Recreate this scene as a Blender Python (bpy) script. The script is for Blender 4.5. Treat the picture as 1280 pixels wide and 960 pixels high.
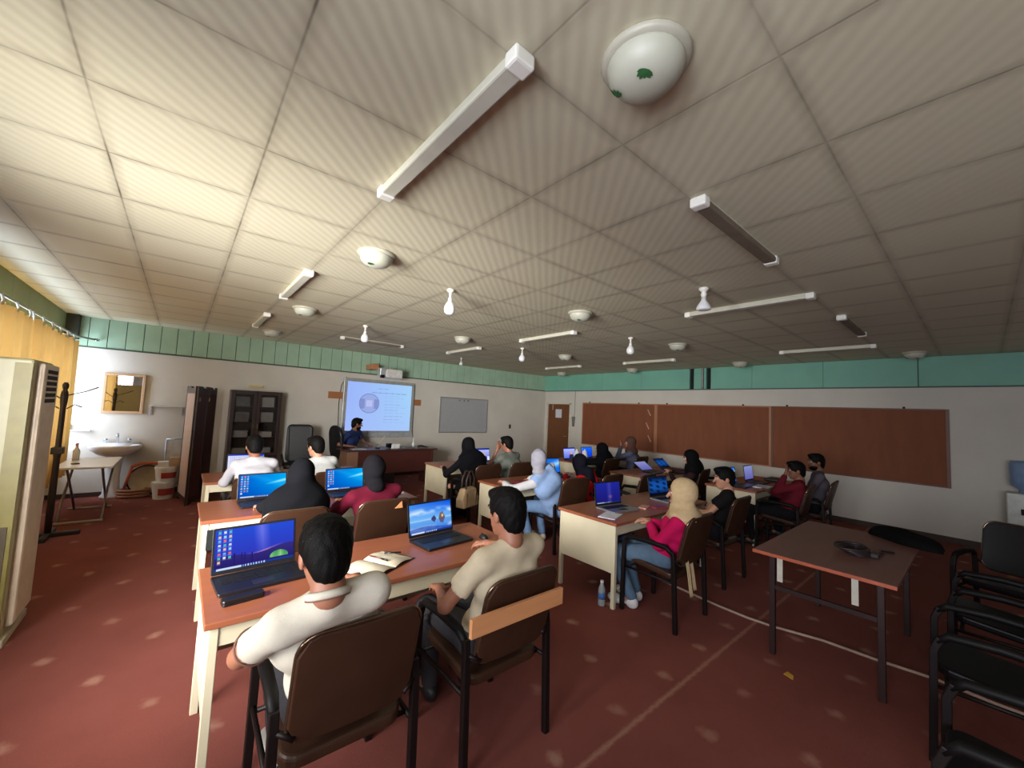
import bpy, bmesh, math, random
import numpy as np
from mathutils import Vector, Matrix

# ------------------------------------------------------------------ scene, camera, light
for o in list(bpy.data.objects): bpy.data.objects.remove(o)
S = bpy.context.scene
COL = S.collection
PI = math.pi
random.seed(4)

cd = bpy.data.cameras.new('camera')
cam = bpy.data.objects.new('camera', cd); COL.objects.link(cam)
cd.sensor_width = 36.0; cd.lens = 13.853; cd.clip_start = 0.02
Mr = Matrix(((0.764463, -0.080336, -0.639643), (-0.642926, -0.022116, -0.765609), (0.04736, 0.996523, -0.068556)))
cam.matrix_world = Matrix.Translation((0, 0, 1.7)) @ Mr.to_4x4()
S.camera = cam

S.view_settings.view_transform = 'Standard'
S.view_settings.look = 'None'
S.view_settings.gamma = 1.0
S.view_settings.use_curve_mapping = False
S.view_settings.exposure = 0.0

w = bpy.data.worlds.new('world'); S.world = w; w.use_nodes = True
wb = w.node_tree.nodes['Background']
wb.inputs[0].default_value = (0.70, 0.83, 1.0, 1); wb.inputs[1].default_value = 1.5

XR, YF, H, G = 9.239, 9.288, 2.896, 2.413      # right wall, front wall, ceiling, underside of the green band
XL, YB = -1.48, -3.0

def area(name, loc, rot, sx, sy, power, col):
    l = bpy.data.lights.new(name, 'AREA'); l.shape = 'RECTANGLE'; l.size = sx; l.size_y = sy
    l.energy = power; l.color = col
    o = bpy.data.objects.new(name, l); COL.objects.link(o); o.location = loc; o.rotation_euler = rot
    return o
# daylight standing just outside each window of the left wall, shining into the room (+x)
WINS = [(-2.5, -0.9), (-0.6, 0.6), (1.0, 2.8), (4.75, 9.15)]
# (power, degrees turned towards the front, spread in degrees, colour)
SUNNY = [(62, 15, 140, (0.97, 0.97, 1.0)), (62, 12, 120, (0.97, 0.97, 1.0)), (250, 40, 95, (1.0, 0.97, 0.92)), (370, 0, 180, (0.76, 0.86, 1.0))]
for (a, b), (p, az, spread, c) in zip(WINS, SUNNY):
    lo = area('daylight', (XL - 0.32, (a + b) / 2, 1.65), (0, math.radians(-88), math.radians(az)), 1.5, b - a, p, c)
    lo.data.spread = math.radians(spread)

# ------------------------------------------------------------------ materials
def lin(c):
    return tuple(((v / 255) / 12.92 if v / 255 <= .04045 else ((v / 255 + .055) / 1.055) ** 2.4) for v in c) + (1,)
MC = {}
def mat(name, rgb, rough=.6, metal=0., var=.12, scale=12., bump=0., bscale=120., spec=.5, coat=0.):
    if name in MC: return MC[name]
    m = bpy.data.materials.new(name); m.use_nodes = True; nt = m.node_tree; N = nt.nodes; L = nt.links
    b = N['Principled BSDF']; b.inputs['Roughness'].default_value = rough; b.inputs['Metallic'].default_value = metal
    b.inputs['Specular IOR Level'].default_value = spec
    b.inputs['Coat Weight'].default_value = coat
    c = lin(rgb)
    tc = N.new('ShaderNodeTexCoord'); n = N.new('ShaderNodeTexNoise'); n.inputs['Scale'].default_value = scale
    n.inputs['Detail'].default_value = 4
    L.new(tc.outputs['Object'], n.inputs['Vector'])
    r = N.new('ShaderNodeValToRGB')
    r.color_ramp.elements[0].color = tuple(v * (1 - var) for v in c[:3]) + (1,)
    r.color_ramp.elements[1].color = tuple(min(1, v * (1 + var)) for v in c[:3]) + (1,)
    r.color_ramp.elements[0].position = .3; r.color_ramp.elements[1].position = .7
    L.new(n.outputs['Fac'], r.inputs[0]); L.new(r.outputs[0], b.inputs['Base Color'])
    if bump:
        n2 = N.new('ShaderNodeTexNoise'); n2.inputs['Scale'].default_value = bscale; n2.inputs['Detail'].default_value = 3
        L.new(tc.outputs['Object'], n2.inputs['Vector'])
        bp = N.new('ShaderNodeBump'); bp.inputs['Strength'].default_value = bump; bp.inputs['Distance'].default_value = .01
        L.new(n2.outputs['Fac'], bp.inputs['Height']); L.new(bp.outputs[0], b.inputs['Normal'])
    MC[name] = m
    return m
class NT:
    """small helper for maths in node trees"""
    def __init__(s, m): s.m = m; s.nt = m.node_tree; s.N = s.nt.nodes; s.L = s.nt.links
    def op(s, o, a, b=None, c=None):
        n = s.N.new('ShaderNodeMath'); n.operation = o
        for i, v in enumerate((a, b, c)):
            if v is None: continue
            if isinstance(v, (int, float)): n.inputs[i].default_value = v
            else: s.L.new(v, n.inputs[i])
        return n.outputs[0]
    def noise(s, vec, scale, detail=3):
        n = s.N.new('ShaderNodeTexNoise'); n.inputs['Scale'].default_value = scale; n.inputs['Detail'].default_value = detail
        s.L.new(vec, n.inputs['Vector']); return n.outputs['Fac']
    def mix(s, f, a, b):
        n = s.N.new('ShaderNodeMix'); n.data_type = 'RGBA'
        if isinstance(f, (int, float)): n.inputs[0].default_value = f
        else: s.L.new(f, n.inputs[0])
        for i, v in ((6, a), (7, b)):
            if isinstance(v, tuple): n.inputs[i].default_value = v
            else: s.L.new(v, n.inputs[i])
        return n.outputs[2]
    def sep(s, vec):
        n = s.N.new('ShaderNodeSeparateXYZ'); s.L.new(vec, n.inputs[0]); return n.outputs
def newmat(name, rough=.8):
    m = bpy.data.materials.new(name); m.use_nodes = True; t = NT(m)
    b = t.N['Principled BSDF']; b.inputs['Roughness'].default_value = rough
    tc = t.N.new('ShaderNodeTexCoord')
    return m, t, b, tc.outputs['Object']

def m_ceiling():
    m, t, b, oc = newmat('ceiling_panels', .7)
    s = t.sep(oc); x, y = s[0], s[1]
    def seam(v, ph):
        u = t.op('FRACT', t.op('ADD', t.op('DIVIDE', t.op('SUBTRACT', v, ph), .595), .5))
        return t.op('ABSOLUTE', t.op('SUBTRACT', u, .5))       # 0 on a seam
    dx, dy = seam(x, .217), seam(y, .40)
    d = t.op('MINIMUM', dx, dy)
    dirt = t.noise(oc, 3.0, 5)
    line = t.op('SUBTRACT', 1, t.op('SMOOTH_MIN', t.op('DIVIDE', d, .012), 1, .3)); line = t.op('MAXIMUM', line, 0)
    wide = t.op('MAXIMUM', t.op('SUBTRACT', 1, t.op('DIVIDE', d, .085)), 0)
    # fine relief running along the diagonal of the panels
    wv = t.op('SINE', t.op('MULTIPLY', t.op('SUBTRACT', x, y), 2 * PI / .082))
    wv2 = t.op('SINE', t.op('MULTIPLY', t.op('ADD', t.op('SUBTRACT', x, y), t.op('MULTIPLY', t.noise(oc, 9, 2), .02)), 2 * PI / .082))
    fade = t.op('MULTIPLY', t.op('MAXIMUM', t.op('SUBTRACT', 1.15, t.op('MULTIPLY', t.op('ABSOLUTE', t.op('SUBTRACT', t.op('SUBTRACT', x, y), -1.2)), .22)), 0), 1)
    st = t.op('MULTIPLY', t.op('MULTIPLY', t.op('ADD', wv2, 1), .5), fade)
    base = t.mix(t.noise(oc, 1.1, 4), lin((198, 191, 164)), lin((214, 208, 184)))
    col = t.mix(t.op('MULTIPLY', st, .22), base, lin((140, 122, 98)))
    col = t.mix(t.op('MULTIPLY', t.op('MULTIPLY', wide, dirt), .58), col, lin((105, 88, 66)))
    col = t.mix(t.op('MULTIPLY', line, t.op('MULTIPLY', t.op('POWER', dirt, 2), t.op('ADD', .8, t.op('MULTIPLY', t.op('LESS_THAN', x, .5), 1.1)))), col, lin((62, 48, 36)))
    t.L.new(col, b.inputs['Base Color'])
    bp = t.N.new('ShaderNodeBump'); bp.inputs['Strength'].default_value = .35; bp.inputs['Distance'].default_value = .004
    t.L.new(t.op('SUBTRACT', t.op('MULTIPLY', st, .5), t.op('MULTIPLY', line, .5)), bp.inputs['Height']); t.L.new(bp.outputs[0], b.inputs['Normal'])
    return m
def m_carpet():
    m, t, b, oc = newmat('red_carpet', .95)
    b.inputs['Specular IOR Level'].default_value = .15
    s = t.sep(oc); x, y = s[0], s[1]
    row = t.op('FLOOR', t.op('DIVIDE', y, .40))
    sh = t.op('MULTIPLY', t.op('MODULO', t.op('ABSOLUTE', row), 2), .26)
    u = t.op('MULTIPLY', t.op('SUBTRACT', t.op('FRACT', t.op('DIVIDE', t.op('ADD', x, sh), .52)), .5), .52)
    v = t.op('MULTIPLY', t.op('SUBTRACT', t.op('FRACT', t.op('DIVIDE', y, .40)), .5), .40)
    nz = t.noise(oc, 28, 3)
    r = t.op('SQRT', t.op('ADD', t.op('POWER', t.op('DIVIDE', u, .07), 2), t.op('POWER', t.op('DIVIDE', v, .075), 2)))
    r = t.op('ADD', r, t.op('MULTIPLY', t.noise(oc, 14, 4), 1.3))
    spot = t.op('MAXIMUM', t.op('MINIMUM', t.op('MULTIPLY', t.op('SUBTRACT', 1.45, r), 1.6), 1), 0)
    wear = t.noise(oc, .7, 3)
    spot = t.op('MULTIPLY', spot, t.op('MULTIPLY', t.op('POWER', wear, 2), 1.25))
    base = t.mix(t.noise(oc, 2.2, 6), lin((116, 62, 54)), lin((142, 80, 70)))
    base = t.mix(t.op('MULTIPLY', t.noise(oc, 260, 2), .35), base, lin((92, 52, 46)))
    col = t.mix(spot, base, lin((205, 165, 140)))
    # joint between two carpet lengths and scuffed bands beside it
    sm = t.op('ABSOLUTE', t.op('SUBTRACT', y, t.op('ADD', 1.27, t.op('MULTIPLY', nz, .03))))
    seam = t.op('MAXIMUM', t.op('SUBTRACT', 1, t.op('DIVIDE', sm, .022)), 0)
    seam = t.op('MULTIPLY', seam, t.op('GREATER_THAN', x, 1.2))
    col = t.mix(t.op('MULTIPLY', seam, .38), col, lin((190, 150, 125)))
    t.L.new(col, b.inputs['Base Color'])
    bp = t.N.new('ShaderNodeBump'); bp.inputs['Strength'].default_value = .5; bp.inputs['Distance'].default_value = .006
    t.L.new(t.noise(oc, 300, 2), bp.inputs['Height']); t.L.new(bp.outputs[0], b.inputs['Normal'])
    return m
def m_wood(name, c1, c2, axis=0, scale=3., rough=.45, stretch=12.):
    if name in MC: return MC[name]
    m, t, b, oc = newmat(name, rough)
    mp = t.N.new('ShaderNodeMapping'); sc = [stretch] * 3; sc[axis] = 1.; mp.inputs['Scale'].default_value = sc
    t.L.new(oc, mp.inputs['Vector'])
    n = t.noise(mp.outputs[0], scale, 5)
    t.L.new(t.mix(n, lin(c1), lin(c2)), b.inputs['Base Color'])
    MC[name] = m
    return m
def m_translucent(name, rgb, tr=.5):
    m = bpy.data.materials.new(name); m.use_nodes = True; t = NT(m); t.N.remove(t.N['Principled BSDF'])
    d = t.N.new('ShaderNodeBsdfDiffuse'); k = t.N.new('ShaderNodeBsdfTranslucent'); mx = t.N.new('ShaderNodeMixShader')
    tc = t.N.new('ShaderNodeTexCoord')
    c = t.mix(t.noise(tc.outputs['Object'], 5, 3), lin(rgb), lin(tuple(v * .9 for v in rgb)))
    t.L.new(c, d.inputs[0]); t.L.new(c, k.inputs[0]); mx.inputs[0].default_value = tr
    t.L.new(d.outputs[0], mx.inputs[1]); t.L.new(k.outputs[0], mx.inputs[2])
    t.L.new(mx.outputs[0], t.N['Material Output'].inputs[0])
    return m
def m_glass(name, tint=(235, 240, 240), refl=.12):
    if name in MC: return MC[name]
    m = bpy.data.materials.new(name); m.use_nodes = True; t = NT(m); t.N.remove(t.N['Principled BSDF'])
    a = t.N.new('ShaderNodeBsdfTransparent'); a.inputs[0].default_value = lin(tint)
    g = t.N.new('ShaderNodeBsdfGlossy'); g.inputs['Roughness'].default_value = .05
    mx = t.N.new('ShaderNodeMixShader'); mx.inputs[0].default_value = refl
    t.L.new(a.outputs[0], mx.inputs[1]); t.L.new(g.outputs[0], mx.inputs[2]); t.L.new(mx.outputs[0], t.N['Material Output'].inputs[0])
    MC[name] = m
    return m
def m_screen(name, strength):
    m = bpy.data.materials.new(name); m.use_nodes = True; t = NT(m); t.N.remove(t.N['Principled BSDF'])
    e = t.N.new('ShaderNodeEmission'); e.inputs[1].default_value = strength
    a = t.N.new('ShaderNodeVertexColor'); a.layer_name = 'Col'
    t.L.new(a.outputs[0], e.inputs[0]); t.L.new(e.outputs[0], t.N['Material Output'].inputs[0])
    return m

# ------------------------------------------------------------------ object helpers
def tag(o, label=None, cat=None, group=None, kind=None):
    if label: o['label'] = label
    if cat: o['category'] = cat
    if group: o['group'] = group
    if kind: o['kind'] = kind
    return o
def thing(name, label, cat, loc=(0, 0, 0), rz=0., group=None):
    o = bpy.data.objects.new(name, None); COL.objects.link(o); o.empty_display_size = .1
    o.location = loc; o.rotation_euler = (0, 0, rz)
    return tag(o, label, cat, group)
def kids(o): return [c for c in KID.get(o.name, [])]
KID = {}
def copy_tree(o, parent=None):
    c = o.copy(); COL.objects.link(c)
    if parent is not None:
        c.parent = parent; KID.setdefault(parent.name, []).append(c)
    for ch in kids(o): copy_tree(ch, c)
    return c
class MB:
    def __init__(s): s.b = bmesh.new()
    def box(s, x0, x1, y0, y1, z0, z1, M=None):
        vs = [s.b.verts.new((x, y, z)) for x in (x0, x1) for y in (y0, y1) for z in (z0, z1)]
        for f in ((0, 1, 3, 2), (4, 6, 7, 5), (0, 4, 5, 1), (2, 3, 7, 6), (0, 2, 6, 4), (1, 5, 7, 3)):
            s.b.faces.new([vs[i] for i in f])
        if M is not None:
            for v in vs: v.co = M @ v.co
        return s
    def tube(s, pts, r, n=8, square=False, closed=False):
        pts = [Vector(p) for p in pts]
        rs = r if isinstance(r, (list, tuple)) else [r] * len(pts)
        if square: n = 4
        rings = []
        up = None
        K = len(pts)
        for i, p in enumerate(pts):
            if closed: d = pts[(i + 1) % K] - pts[i - 1]
            else: d = pts[min(i + 1, K - 1)] - pts[max(i - 1, 0)]
            d.normalize()
            if up is None:
                ref = Vector((0, 0, 1)) if abs(d.z) < .9 else Vector((1, 0, 0))
                up = (ref - d * ref.dot(d)).normalized()
            else:
                up = (up - d * up.dot(d)).normalized()
            sd = d.cross(up)
            ring = []
            for k in range(n):
                a = 2 * PI * (k + (.5 if square else 0)) / n
                q = (1.414 if square else 1) * rs[i]
                ring.append(s.b.verts.new(p + up * math.cos(a) * q + sd * math.sin(a) * q))
            rings.append(ring)
        for i in range(K if closed else K - 1):
            A, B = rings[i], rings[(i + 1) % K]
            for k in range(n): s.b.faces.new((A[k], A[(k + 1) % n], B[(k + 1) % n], B[k]))
        if not closed:
            s.b.faces.new(rings[0][::-1]); s.b.faces.new(rings[-1])
        return s
    def lathe(s, prof, c=(0, 0, 0), n=24, M=None, sy=1.):
        rings = []; c = Vector(c)
        new = []
        for r, z in prof:
            if r < 1e-5:
                v = s.b.verts.new(Vector((0, 0, z)) + c); rings.append([v]); new.append(v)
            else:
                rg = [s.b.verts.new(Vector((r * math.cos(2 * PI * k / n), sy * r * math.sin(2 * PI * k / n), z)) + c) for k in range(n)]
                rings.append(rg); new += rg
        for A, B in zip(rings, rings[1:]):
            for k in range(n):
                if len(A) == 1 and len(B) == 1: continue
                if len(A) == 1: s.b.faces.new((A[0], B[(k + 1) % n], B[k]))
                elif len(B) == 1: s.b.faces.new((A[k], A[(k + 1) % n], B[0]))
                else: s.b.faces.new((A[k], A[(k + 1) % n], B[(k + 1) % n], B[k]))
        for R_, rev in ((rings[0], True), (rings[-1], False)):
            if len(R_) > 1: s.b.faces.new(R_[::-1] if rev else R_)
        if M is not None:
            for v in new: v.co = M @ v.co
        return s
    def prism(s, poly, f0, f1):
        """poly: list of 2D points; f0/f1 map (a,b)->3D for the two faces"""
        A = [s.b.verts.new(f0(a, b)) for a, b in poly]; B = [s.b.verts.new(f1(a, b)) for a, b in poly]
        n = len(poly)
        s.b.faces.new(A[::-1]); s.b.faces.new(B)
        for k in range(n): s.b.faces.new((A[k], A[(k + 1) % n], B[(k + 1) % n], B[k]))
        return s
    def grid(s, f, nu, nv):
        V = [[s.b.verts.new(f(i / nu, j / nv)) for j in range(nv + 1)] for i in range(nu + 1)]
        for i in range(nu):
            for j in range(nv): s.b.faces.new((V[i][j], V[i + 1][j], V[i + 1][j + 1], V[i][j + 1]))
        return s
    def build(s, name, m, parent=None, smooth=False, bevel=0., solid=0., seg=2):
        bmesh.ops.recalc_face_normals(s.b, faces=s.b.faces)
        me = bpy.data.meshes.new(name); s.b.to_mesh(me); s.b.free()
        me.materials.append(m)
        if smooth:
            for p in me.polygons: p.use_smooth = True
        o = bpy.data.objects.new(name, me); COL.objects.link(o)
        if parent is not None:
            o.parent = parent; KID.setdefault(parent.name, []).append(o)
        if solid:
            md = o.modifiers.new('solid', 'SOLIDIFY'); md.thickness = solid; md.offset = 0
        if bevel:
            md = o.modifiers.new('bevel', 'BEVEL'); md.width = bevel; md.segments = seg; md.limit_method = 'ANGLE'; md.angle_limit = math.radians(40)
        return o
def struct(o): o['kind'] = 'structure'; return o
def rrect(w, h, r, n=6):
    """rounded rectangle centred on 0"""
    P = []
    for cx, cy, a0 in ((w / 2 - r, h / 2 - r, 0), (-w / 2 + r, h / 2 - r, 90), (-w / 2 + r, -h / 2 + r, 180), (w / 2 - r, -h / 2 + r, 270)):
        for k in range(n + 1):
            a = math.radians(a0 + 90 * k / n); P.append((cx + r * math.cos(a), cy + r * math.sin(a)))
    return P

# ------------------------------------------------------------------ room shell
M_wall = mat('white_plaster', (207, 201, 190), .85, var=.05, scale=1.6, bump=.15, bscale=40)
M_green = mat('green_boards', (160, 190, 165), .6, var=.10, scale=2.5)
M_teal = mat('teal_panels', (118, 176, 156), .55, var=.07, scale=2.0)
M_dark = mat('dark_gap', (22, 26, 24), .9)
M_white = mat('white_paint', (222, 220, 212), .5, var=.05)

struct(MB().box(XL - .2, XR + .2, YB - .2, YF + .2, -.15, 0).build('floor', m_carpet()))
struct(MB().box(XL - .2, XR + .2, YB - .2, YF + .2, H, H + .12).build('ceiling', m_ceiling()))
struct(MB().box(XL - .2, XR + .2, YF, YF + .18, 0, H).build('wall_front', M_wall))
struct(MB().box(XL - .2, XR + .2, YB - .18, YB, 0, H).build('wall_back', M_wall))
# right wall with the door opening
b = MB(); b.box(XR, XR + .18, YB, 8.17, 0, H); b.box(XR, XR + .18, 9.19, YF, 0, H); b.box(XR, XR + .18, 8.17, 9.19, 2.03, H)
struct(b.build('wall_right', M_wall))
# left wall with window openings
b = MB(); ys = [YB] + [v for a in WINS for v in a] + [YF]
b.box(XL - .18, XL, YB, YF, 0, .9); b.box(XL - .18, XL, YB, YF, 2.4, H)
for i in range(0, len(ys), 2): b.box(XL - .18, XL, ys[i], ys[i + 1], .9, 2.4)
struct(b.build('wall_left', M_wall))
for k, (a, c) in enumerate(WINS):
    f = MB()
    for z in (.9, 2.36): f.box(XL - .12, XL - .05, a, c, z, z + .04)
    for y in (a, (a + c) / 2 - .02, c - .04): f.box(XL - .12, XL - .05, y, y + .04, .94, 2.36)
    fo = struct(f.build('window_%d' % (k + 1), M_white))
    MB().box(XL - .09, XL - .084, a + .03, c - .03, .94, 2.36).build('pane', m_glass('window_glass', (250, 252, 255), .06), fo)

# green boarding above the front wall (narrow planks over a dark ground)
b = MB(); x = -1.44; k = 0
while x < XR - .02:
    x1 = min(x + .2185, XR)
    b.box(x + .004, x1 - .004, YF - .022 - .003 * (k % 2), YF, G + .012, H); x = x1; k += 1
bg = struct(b.build('trim_1', M_green, bevel=.003))
MB().box(XL, XR, YF - .012, YF, G, H).build('gap_backing', M_dark, bg)
MB().box(XL, XR, YF - .03, YF, G - .012, G + .012).build('batten', mat('dark_green_edge', (70, 86, 70)), bg)
# left wall boarding
b = MB(); y = YB
while y < YF - .05:
    y1 = min(y + .60, YF - .03); b.box(XL, XL + .02, y + .003, y1 - .003, G + .06, H); y = y1
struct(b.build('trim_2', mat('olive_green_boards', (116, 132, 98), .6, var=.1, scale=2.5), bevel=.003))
struct(MB().box(XL, XL + .16, YF - .18, YF - .03, G + .1, H).build('trim_3', mat('dark_corner_box', (48, 50, 42), .8)))
# teal fascia over the right wall, in long sheets, with two open slots and a grey pipe
b = MB()
joints = [YB, -1.8, .655]
b.box(XR - .03, XR, YB, -.62, G, H); b.box(XR - .03, XR, -.61, .655, G, H)
for a, c in ((.665, 1.9), (1.905, 3.1), (3.105, 3.945), (4.05, 4.1), (4.15, 4.33), (4.435, 5.7), (5.705, 6.95), (6.955, 8.2), (8.205, YF - .03)):
    b.box(XR - .075, XR, a, c, G, H)
t2 = struct(b.build('trim_4', M_teal, bevel=.002))
MB().box(XR - .02, XR, .66, YF - .02, G, H).build('gap_backing', M_dark, t2)
MB().box(XR - .08, XR, YB, YF - .02, G - .015, G + .002).build('batten', mat('teal_edge', (60, 84, 74)), t2)
MB().tube([(XR - .09, 4.13, G), (XR - .09, 4.13, H)], .028).build('pipe', mat('grey_pipe', (150, 152, 146), .5), t2, smooth=True)
struct(MB().box(XR - .018, XR, YB, 8.15, 0, .09).build('baseboard_right', mat('dark_brown_skirting', (62, 40, 30), .6)))
struct(MB().box(XL, XR - .02, YF - .015, YF, 0, .07).build('baseboard_front', mat('dark_brown_skirting', (62, 40, 30), .6)))

# door in the right wall
f = MB(); f.box(XR - .02, XR + .1, 8.17, 8.215, 0, 2.03); f.box(XR - .02, XR + .1, 9.145, 9.19, 0, 2.03); f.box(XR - .02, XR + .1, 8.17, 9.19, 1.99, 2.035)
dr = struct(f.build('door_1', mat('cream_door_frame', (205, 200, 182), .5), bevel=.004))
MB().box(XR + .02, XR + .06, 8.215, 9.145, 0, 1.99).build('door_leaf', m_wood('brown_door_wood', (92, 52, 26), (122, 74, 38), 2, 3), dr, bevel=.003)
MB().tube([(XR + .02, 8.30, 1.0), (XR - .04, 8.30, 1.0), (XR - .04, 8.40, 1.0)], .01).build('handle', mat('brass_metal', (190, 160, 90), .3, .9), dr, smooth=True)
tag(MB().box(XR + .012, XR + .019, 8.56, 8.82, 1.56, 1.83).build('paper_notice', mat('pale_paper', (205, 205, 215), .8)),
    'pale paper notice taped to the brown door', 'notice')
b = MB(); b.tube([(XR - .01, 8.93, 1.80), (XR - .01, 8.93, 1.98)], .006)
tag(b.build('door_hook', mat('white_plastic', (225, 225, 220), .4)), 'thin white strip hanging at the top of the brown door', 'hook')

# pinboards on the right wall
M_cork = m_wood('brown_cork_cloth', (112, 62, 38), (136, 78, 48), 2, 2.0, .8, 5.)
M_edge = m_wood('light_wood_edging', (158, 104, 72), (178, 124, 88), 2, 3, .5)
names = ['brown pinboard with torn tape marks, nearest the door', 'wide brown pinboard between the two pale upright battens', 'long brown pinboard at the right end, nearest the water cooler']
for (a, c), lb in zip(((5.30, 7.69), (2.76, 5.30), (.33, 2.76)), names):
    t = thing('pinboard', lb, 'pinboard', (XR, (a + c) / 2, .826), 0, 'pinboards along the right wall'); h = (c - a) / 2
    MB().box(-.02, -.002, -h + .02, h - .02, .02, 1.205).build('board_panel', M_cork, t)
    f = MB(); f.box(-.03, -.002, -h + .002, -h + .045, 0, 1.226); f.box(-.03, -.002, h - .035, h - .002, 0, 1.226)
    f.box(-.03, -.002, -h + .045, h - .035, 0, .025); f.box(-.03, -.002, -h + .045, h - .035, 1.2, 1.226)
    f.build('board_frame', M_edge if c > 3 else m_wood('dark_wood_edging', (98, 58, 42), (118, 72, 52), 2, 3, .5), t, bevel=.002)
    for q in (-.35, .45):
        MB().box(-.032, -.012, q * h * 1.7, q * h * 1.7 + .03, 1.226, 1.255).build('clip', M_dark, t)
    if a > 5:
        tp = MB()
        for dy, z in ((-1.0, 1.0), (-.96, .66), (-1.02, .34)):
            Mx = Matrix.Translation((-.022, dy, z)) @ Matrix.Rotation(math.radians(-28), 4, 'X'); tp.box(0, .001, -.014, .014, -.09, .09, Mx)
        tp.build('tape_mark', mat('pale_tape', (190, 150, 125), .5), t)
b = MB(); b.tube([(XR - .012, 8.0, 2.4), (XR - .012, 8.0, 1.75), (XR - .02, 8.02, 1.6)], .006)
for q in range(5): b.tube([(XR - .03 - .01 * q, 8.0 + .02 * q - .03, 1.62), (XR - .04, 7.98 + .02 * q, 1.5), (XR - .03, 8.0 + .012 * q, 1.32)], .014)
tag(b.build('cable_bundle', mat('grey_cable', (120, 118, 112), .7), smooth=True), 'grey bundle of cable hanging between the door and the pinboard', 'cable')

# ------------------------------------------------------------------ ceiling fittings
M_fit = mat('white_fitting_enamel', (204, 202, 186), .42, var=.04)
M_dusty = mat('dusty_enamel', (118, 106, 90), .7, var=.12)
M_fitcap = mat('white_fitting_cap', (238, 236, 228), .35, var=.03)
fx = thing('fluorescent_fitting', 'x', 'ceiling light', group='ceiling batten lights')
MB().box(-.038, .038, -.54, .54, -.048, -.012).build('batten_body', M_fit, fx, bevel=.008)
MB().box(-.03, .03, -.56, .56, -.012, 0).build('mounting_strip', M_fit, fx)
for s_ in (-1, 1):
    MB().box(-.043, .043, min(s_ * .53, s_ * .595), max(s_ * .53, s_ * .595), -.056, 0).build('end_cap', M_fitcap, fx, bevel=.01)
spots = [(.78, 1.535, 0, 'large white batten light on the ceiling nearest the camera, left of the flowered dome'),
         (2.62, .955, 90, 'batten light seen end-on with dusty grey body, nearest of that direction'),
         (4.30, 1.54, 0, 'long slim batten light right of the white spot lamp over the middle desks'),
         (7.52, 1.54, 0, 'batten light close to the teal fascia over the right end of the pinboards'),
         (4.26, 4.33, 0, 'batten light above the middle of the room with a hanging bulb at its left end'),
         (7.46, 4.5, 0, 'batten light just under the ceiling edge left of the fascia slots'),
         (7.39, 6.86, 0, 'short-looking batten light near the front right corner of the ceiling'),
         (4.28, 6.72, 0, 'small far batten light above the whiteboard side of the front wall'),
         (.80, 4.50, 0, 'batten light left of the ceiling dome over the second left row'),
         (.82, 6.90, 0, 'smallest batten light at left, nearest the green boards above the folding screen'),
         (5.93, .95, 90, 'batten light seen end-on with only a bright cap, left of the fascia step'),
         (2.7, 7.375, 90, 'faint batten light seen end-on near the green boards above the projector board')]
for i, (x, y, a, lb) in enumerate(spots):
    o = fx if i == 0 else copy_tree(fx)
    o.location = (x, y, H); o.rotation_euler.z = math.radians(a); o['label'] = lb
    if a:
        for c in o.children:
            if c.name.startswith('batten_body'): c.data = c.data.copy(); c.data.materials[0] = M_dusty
# glass domes
M_dome = mat('white_dome_glass', (186, 186, 170), .45, var=.03, spec=.6)
M_rim = mat('dome_rim', (184, 180, 164), .4, var=.04)
DPROF = [(.125, -.022), (.124, -.036), (.115, -.062), (.093, -.088), (.06, -.103), (.025, -.109), (0, -.110)]
dm = thing('ceiling_dome', 'x', 'ceiling light', group='round glass ceiling domes')
MB().lathe([(0, 0), (.140, 0), (.146, -.010), (.136, -.024), (.12, -.028)]).build('dome_rim', M_rim, dm, smooth=True)
MB().lathe(DPROF, n=32).build('dome_glass', M_dome, dm, smooth=True)
def leaf_motif(px, py, rot, parent):
    b = MB(); R_ = .168
    def onto(u, v):
        x, y = px + u * math.cos(rot) - v * math.sin(rot), py + u * math.sin(rot) + v * math.cos(rot)
        r = math.hypot(x, y); z = float(np.interp(r, [p[0] for p in DPROF[::-1]], [p[1] for p in DPROF[::-1]])); k = 1 + .0022 / max(r, .02)
        return Vector((x * k, y * k, z - .0022))
    for k, (ang, ln) in enumerate(((100, .03), (125, .034), (150, .032), (70, .036), (55, .034), (172, .026))):
        ca, sa = math.cos(math.radians(ang)), math.sin(math.radians(ang))
        P = [(0, 0), (.35, .16), (.7, .18), (1, 0), (.7, -.18), (.35, -.16)]
        vs = [b.b.verts.new(onto(ln * (p * ca - q * sa), ln * (p * sa + q * ca))) for p, q in P]; b.b.faces.new(vs)
    b.build('flower_print', mat('green_print', (44, 92, 50), .5), parent)
domes = [(1.10, .70, 'big ceiling dome with green leaf print, nearest the camera'), (1.10, 3.07, 'ceiling dome above the left column, second from the camera'),
         (1.13, 5.58, 'ceiling dome beside the batten over the second left row'), (1.127, 7.95, 'farthest left ceiling dome, close to the green boards'),
         (3.52, 3.02, 'ceiling dome over the middle column, right of the hanging bulbs'), (3.56, 5.62, 'ceiling dome over the middle column above the far batten'),
         (5.99, 5.5, 'small ceiling dome between the two far battens at right'), (6.03, 3.12, 'ceiling dome right of the hanging bulb near the middle right'),
         (8.56, 3.12, 'ceiling dome at the edge of the teal fascia, right of the slots'), (8.58, .65, 'rightmost ceiling dome, at the step in the teal fascia'),
         (8.6, 5.62, 'ceiling dome half hidden under the batten left of the slots'), (8.5, 7.92, 'ceiling dome half hidden below the batten nearest the far corner')]
for i, (x, y, lb) in enumerate(domes):
    o = dm if i == 0 else copy_tree(dm)
    o.location = (x, y, H); o['label'] = lb
    if i < 4:
        leaf_motif(-.062, -.040, -1.1, o); leaf_motif(-.02, .082, .9, o)
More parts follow.
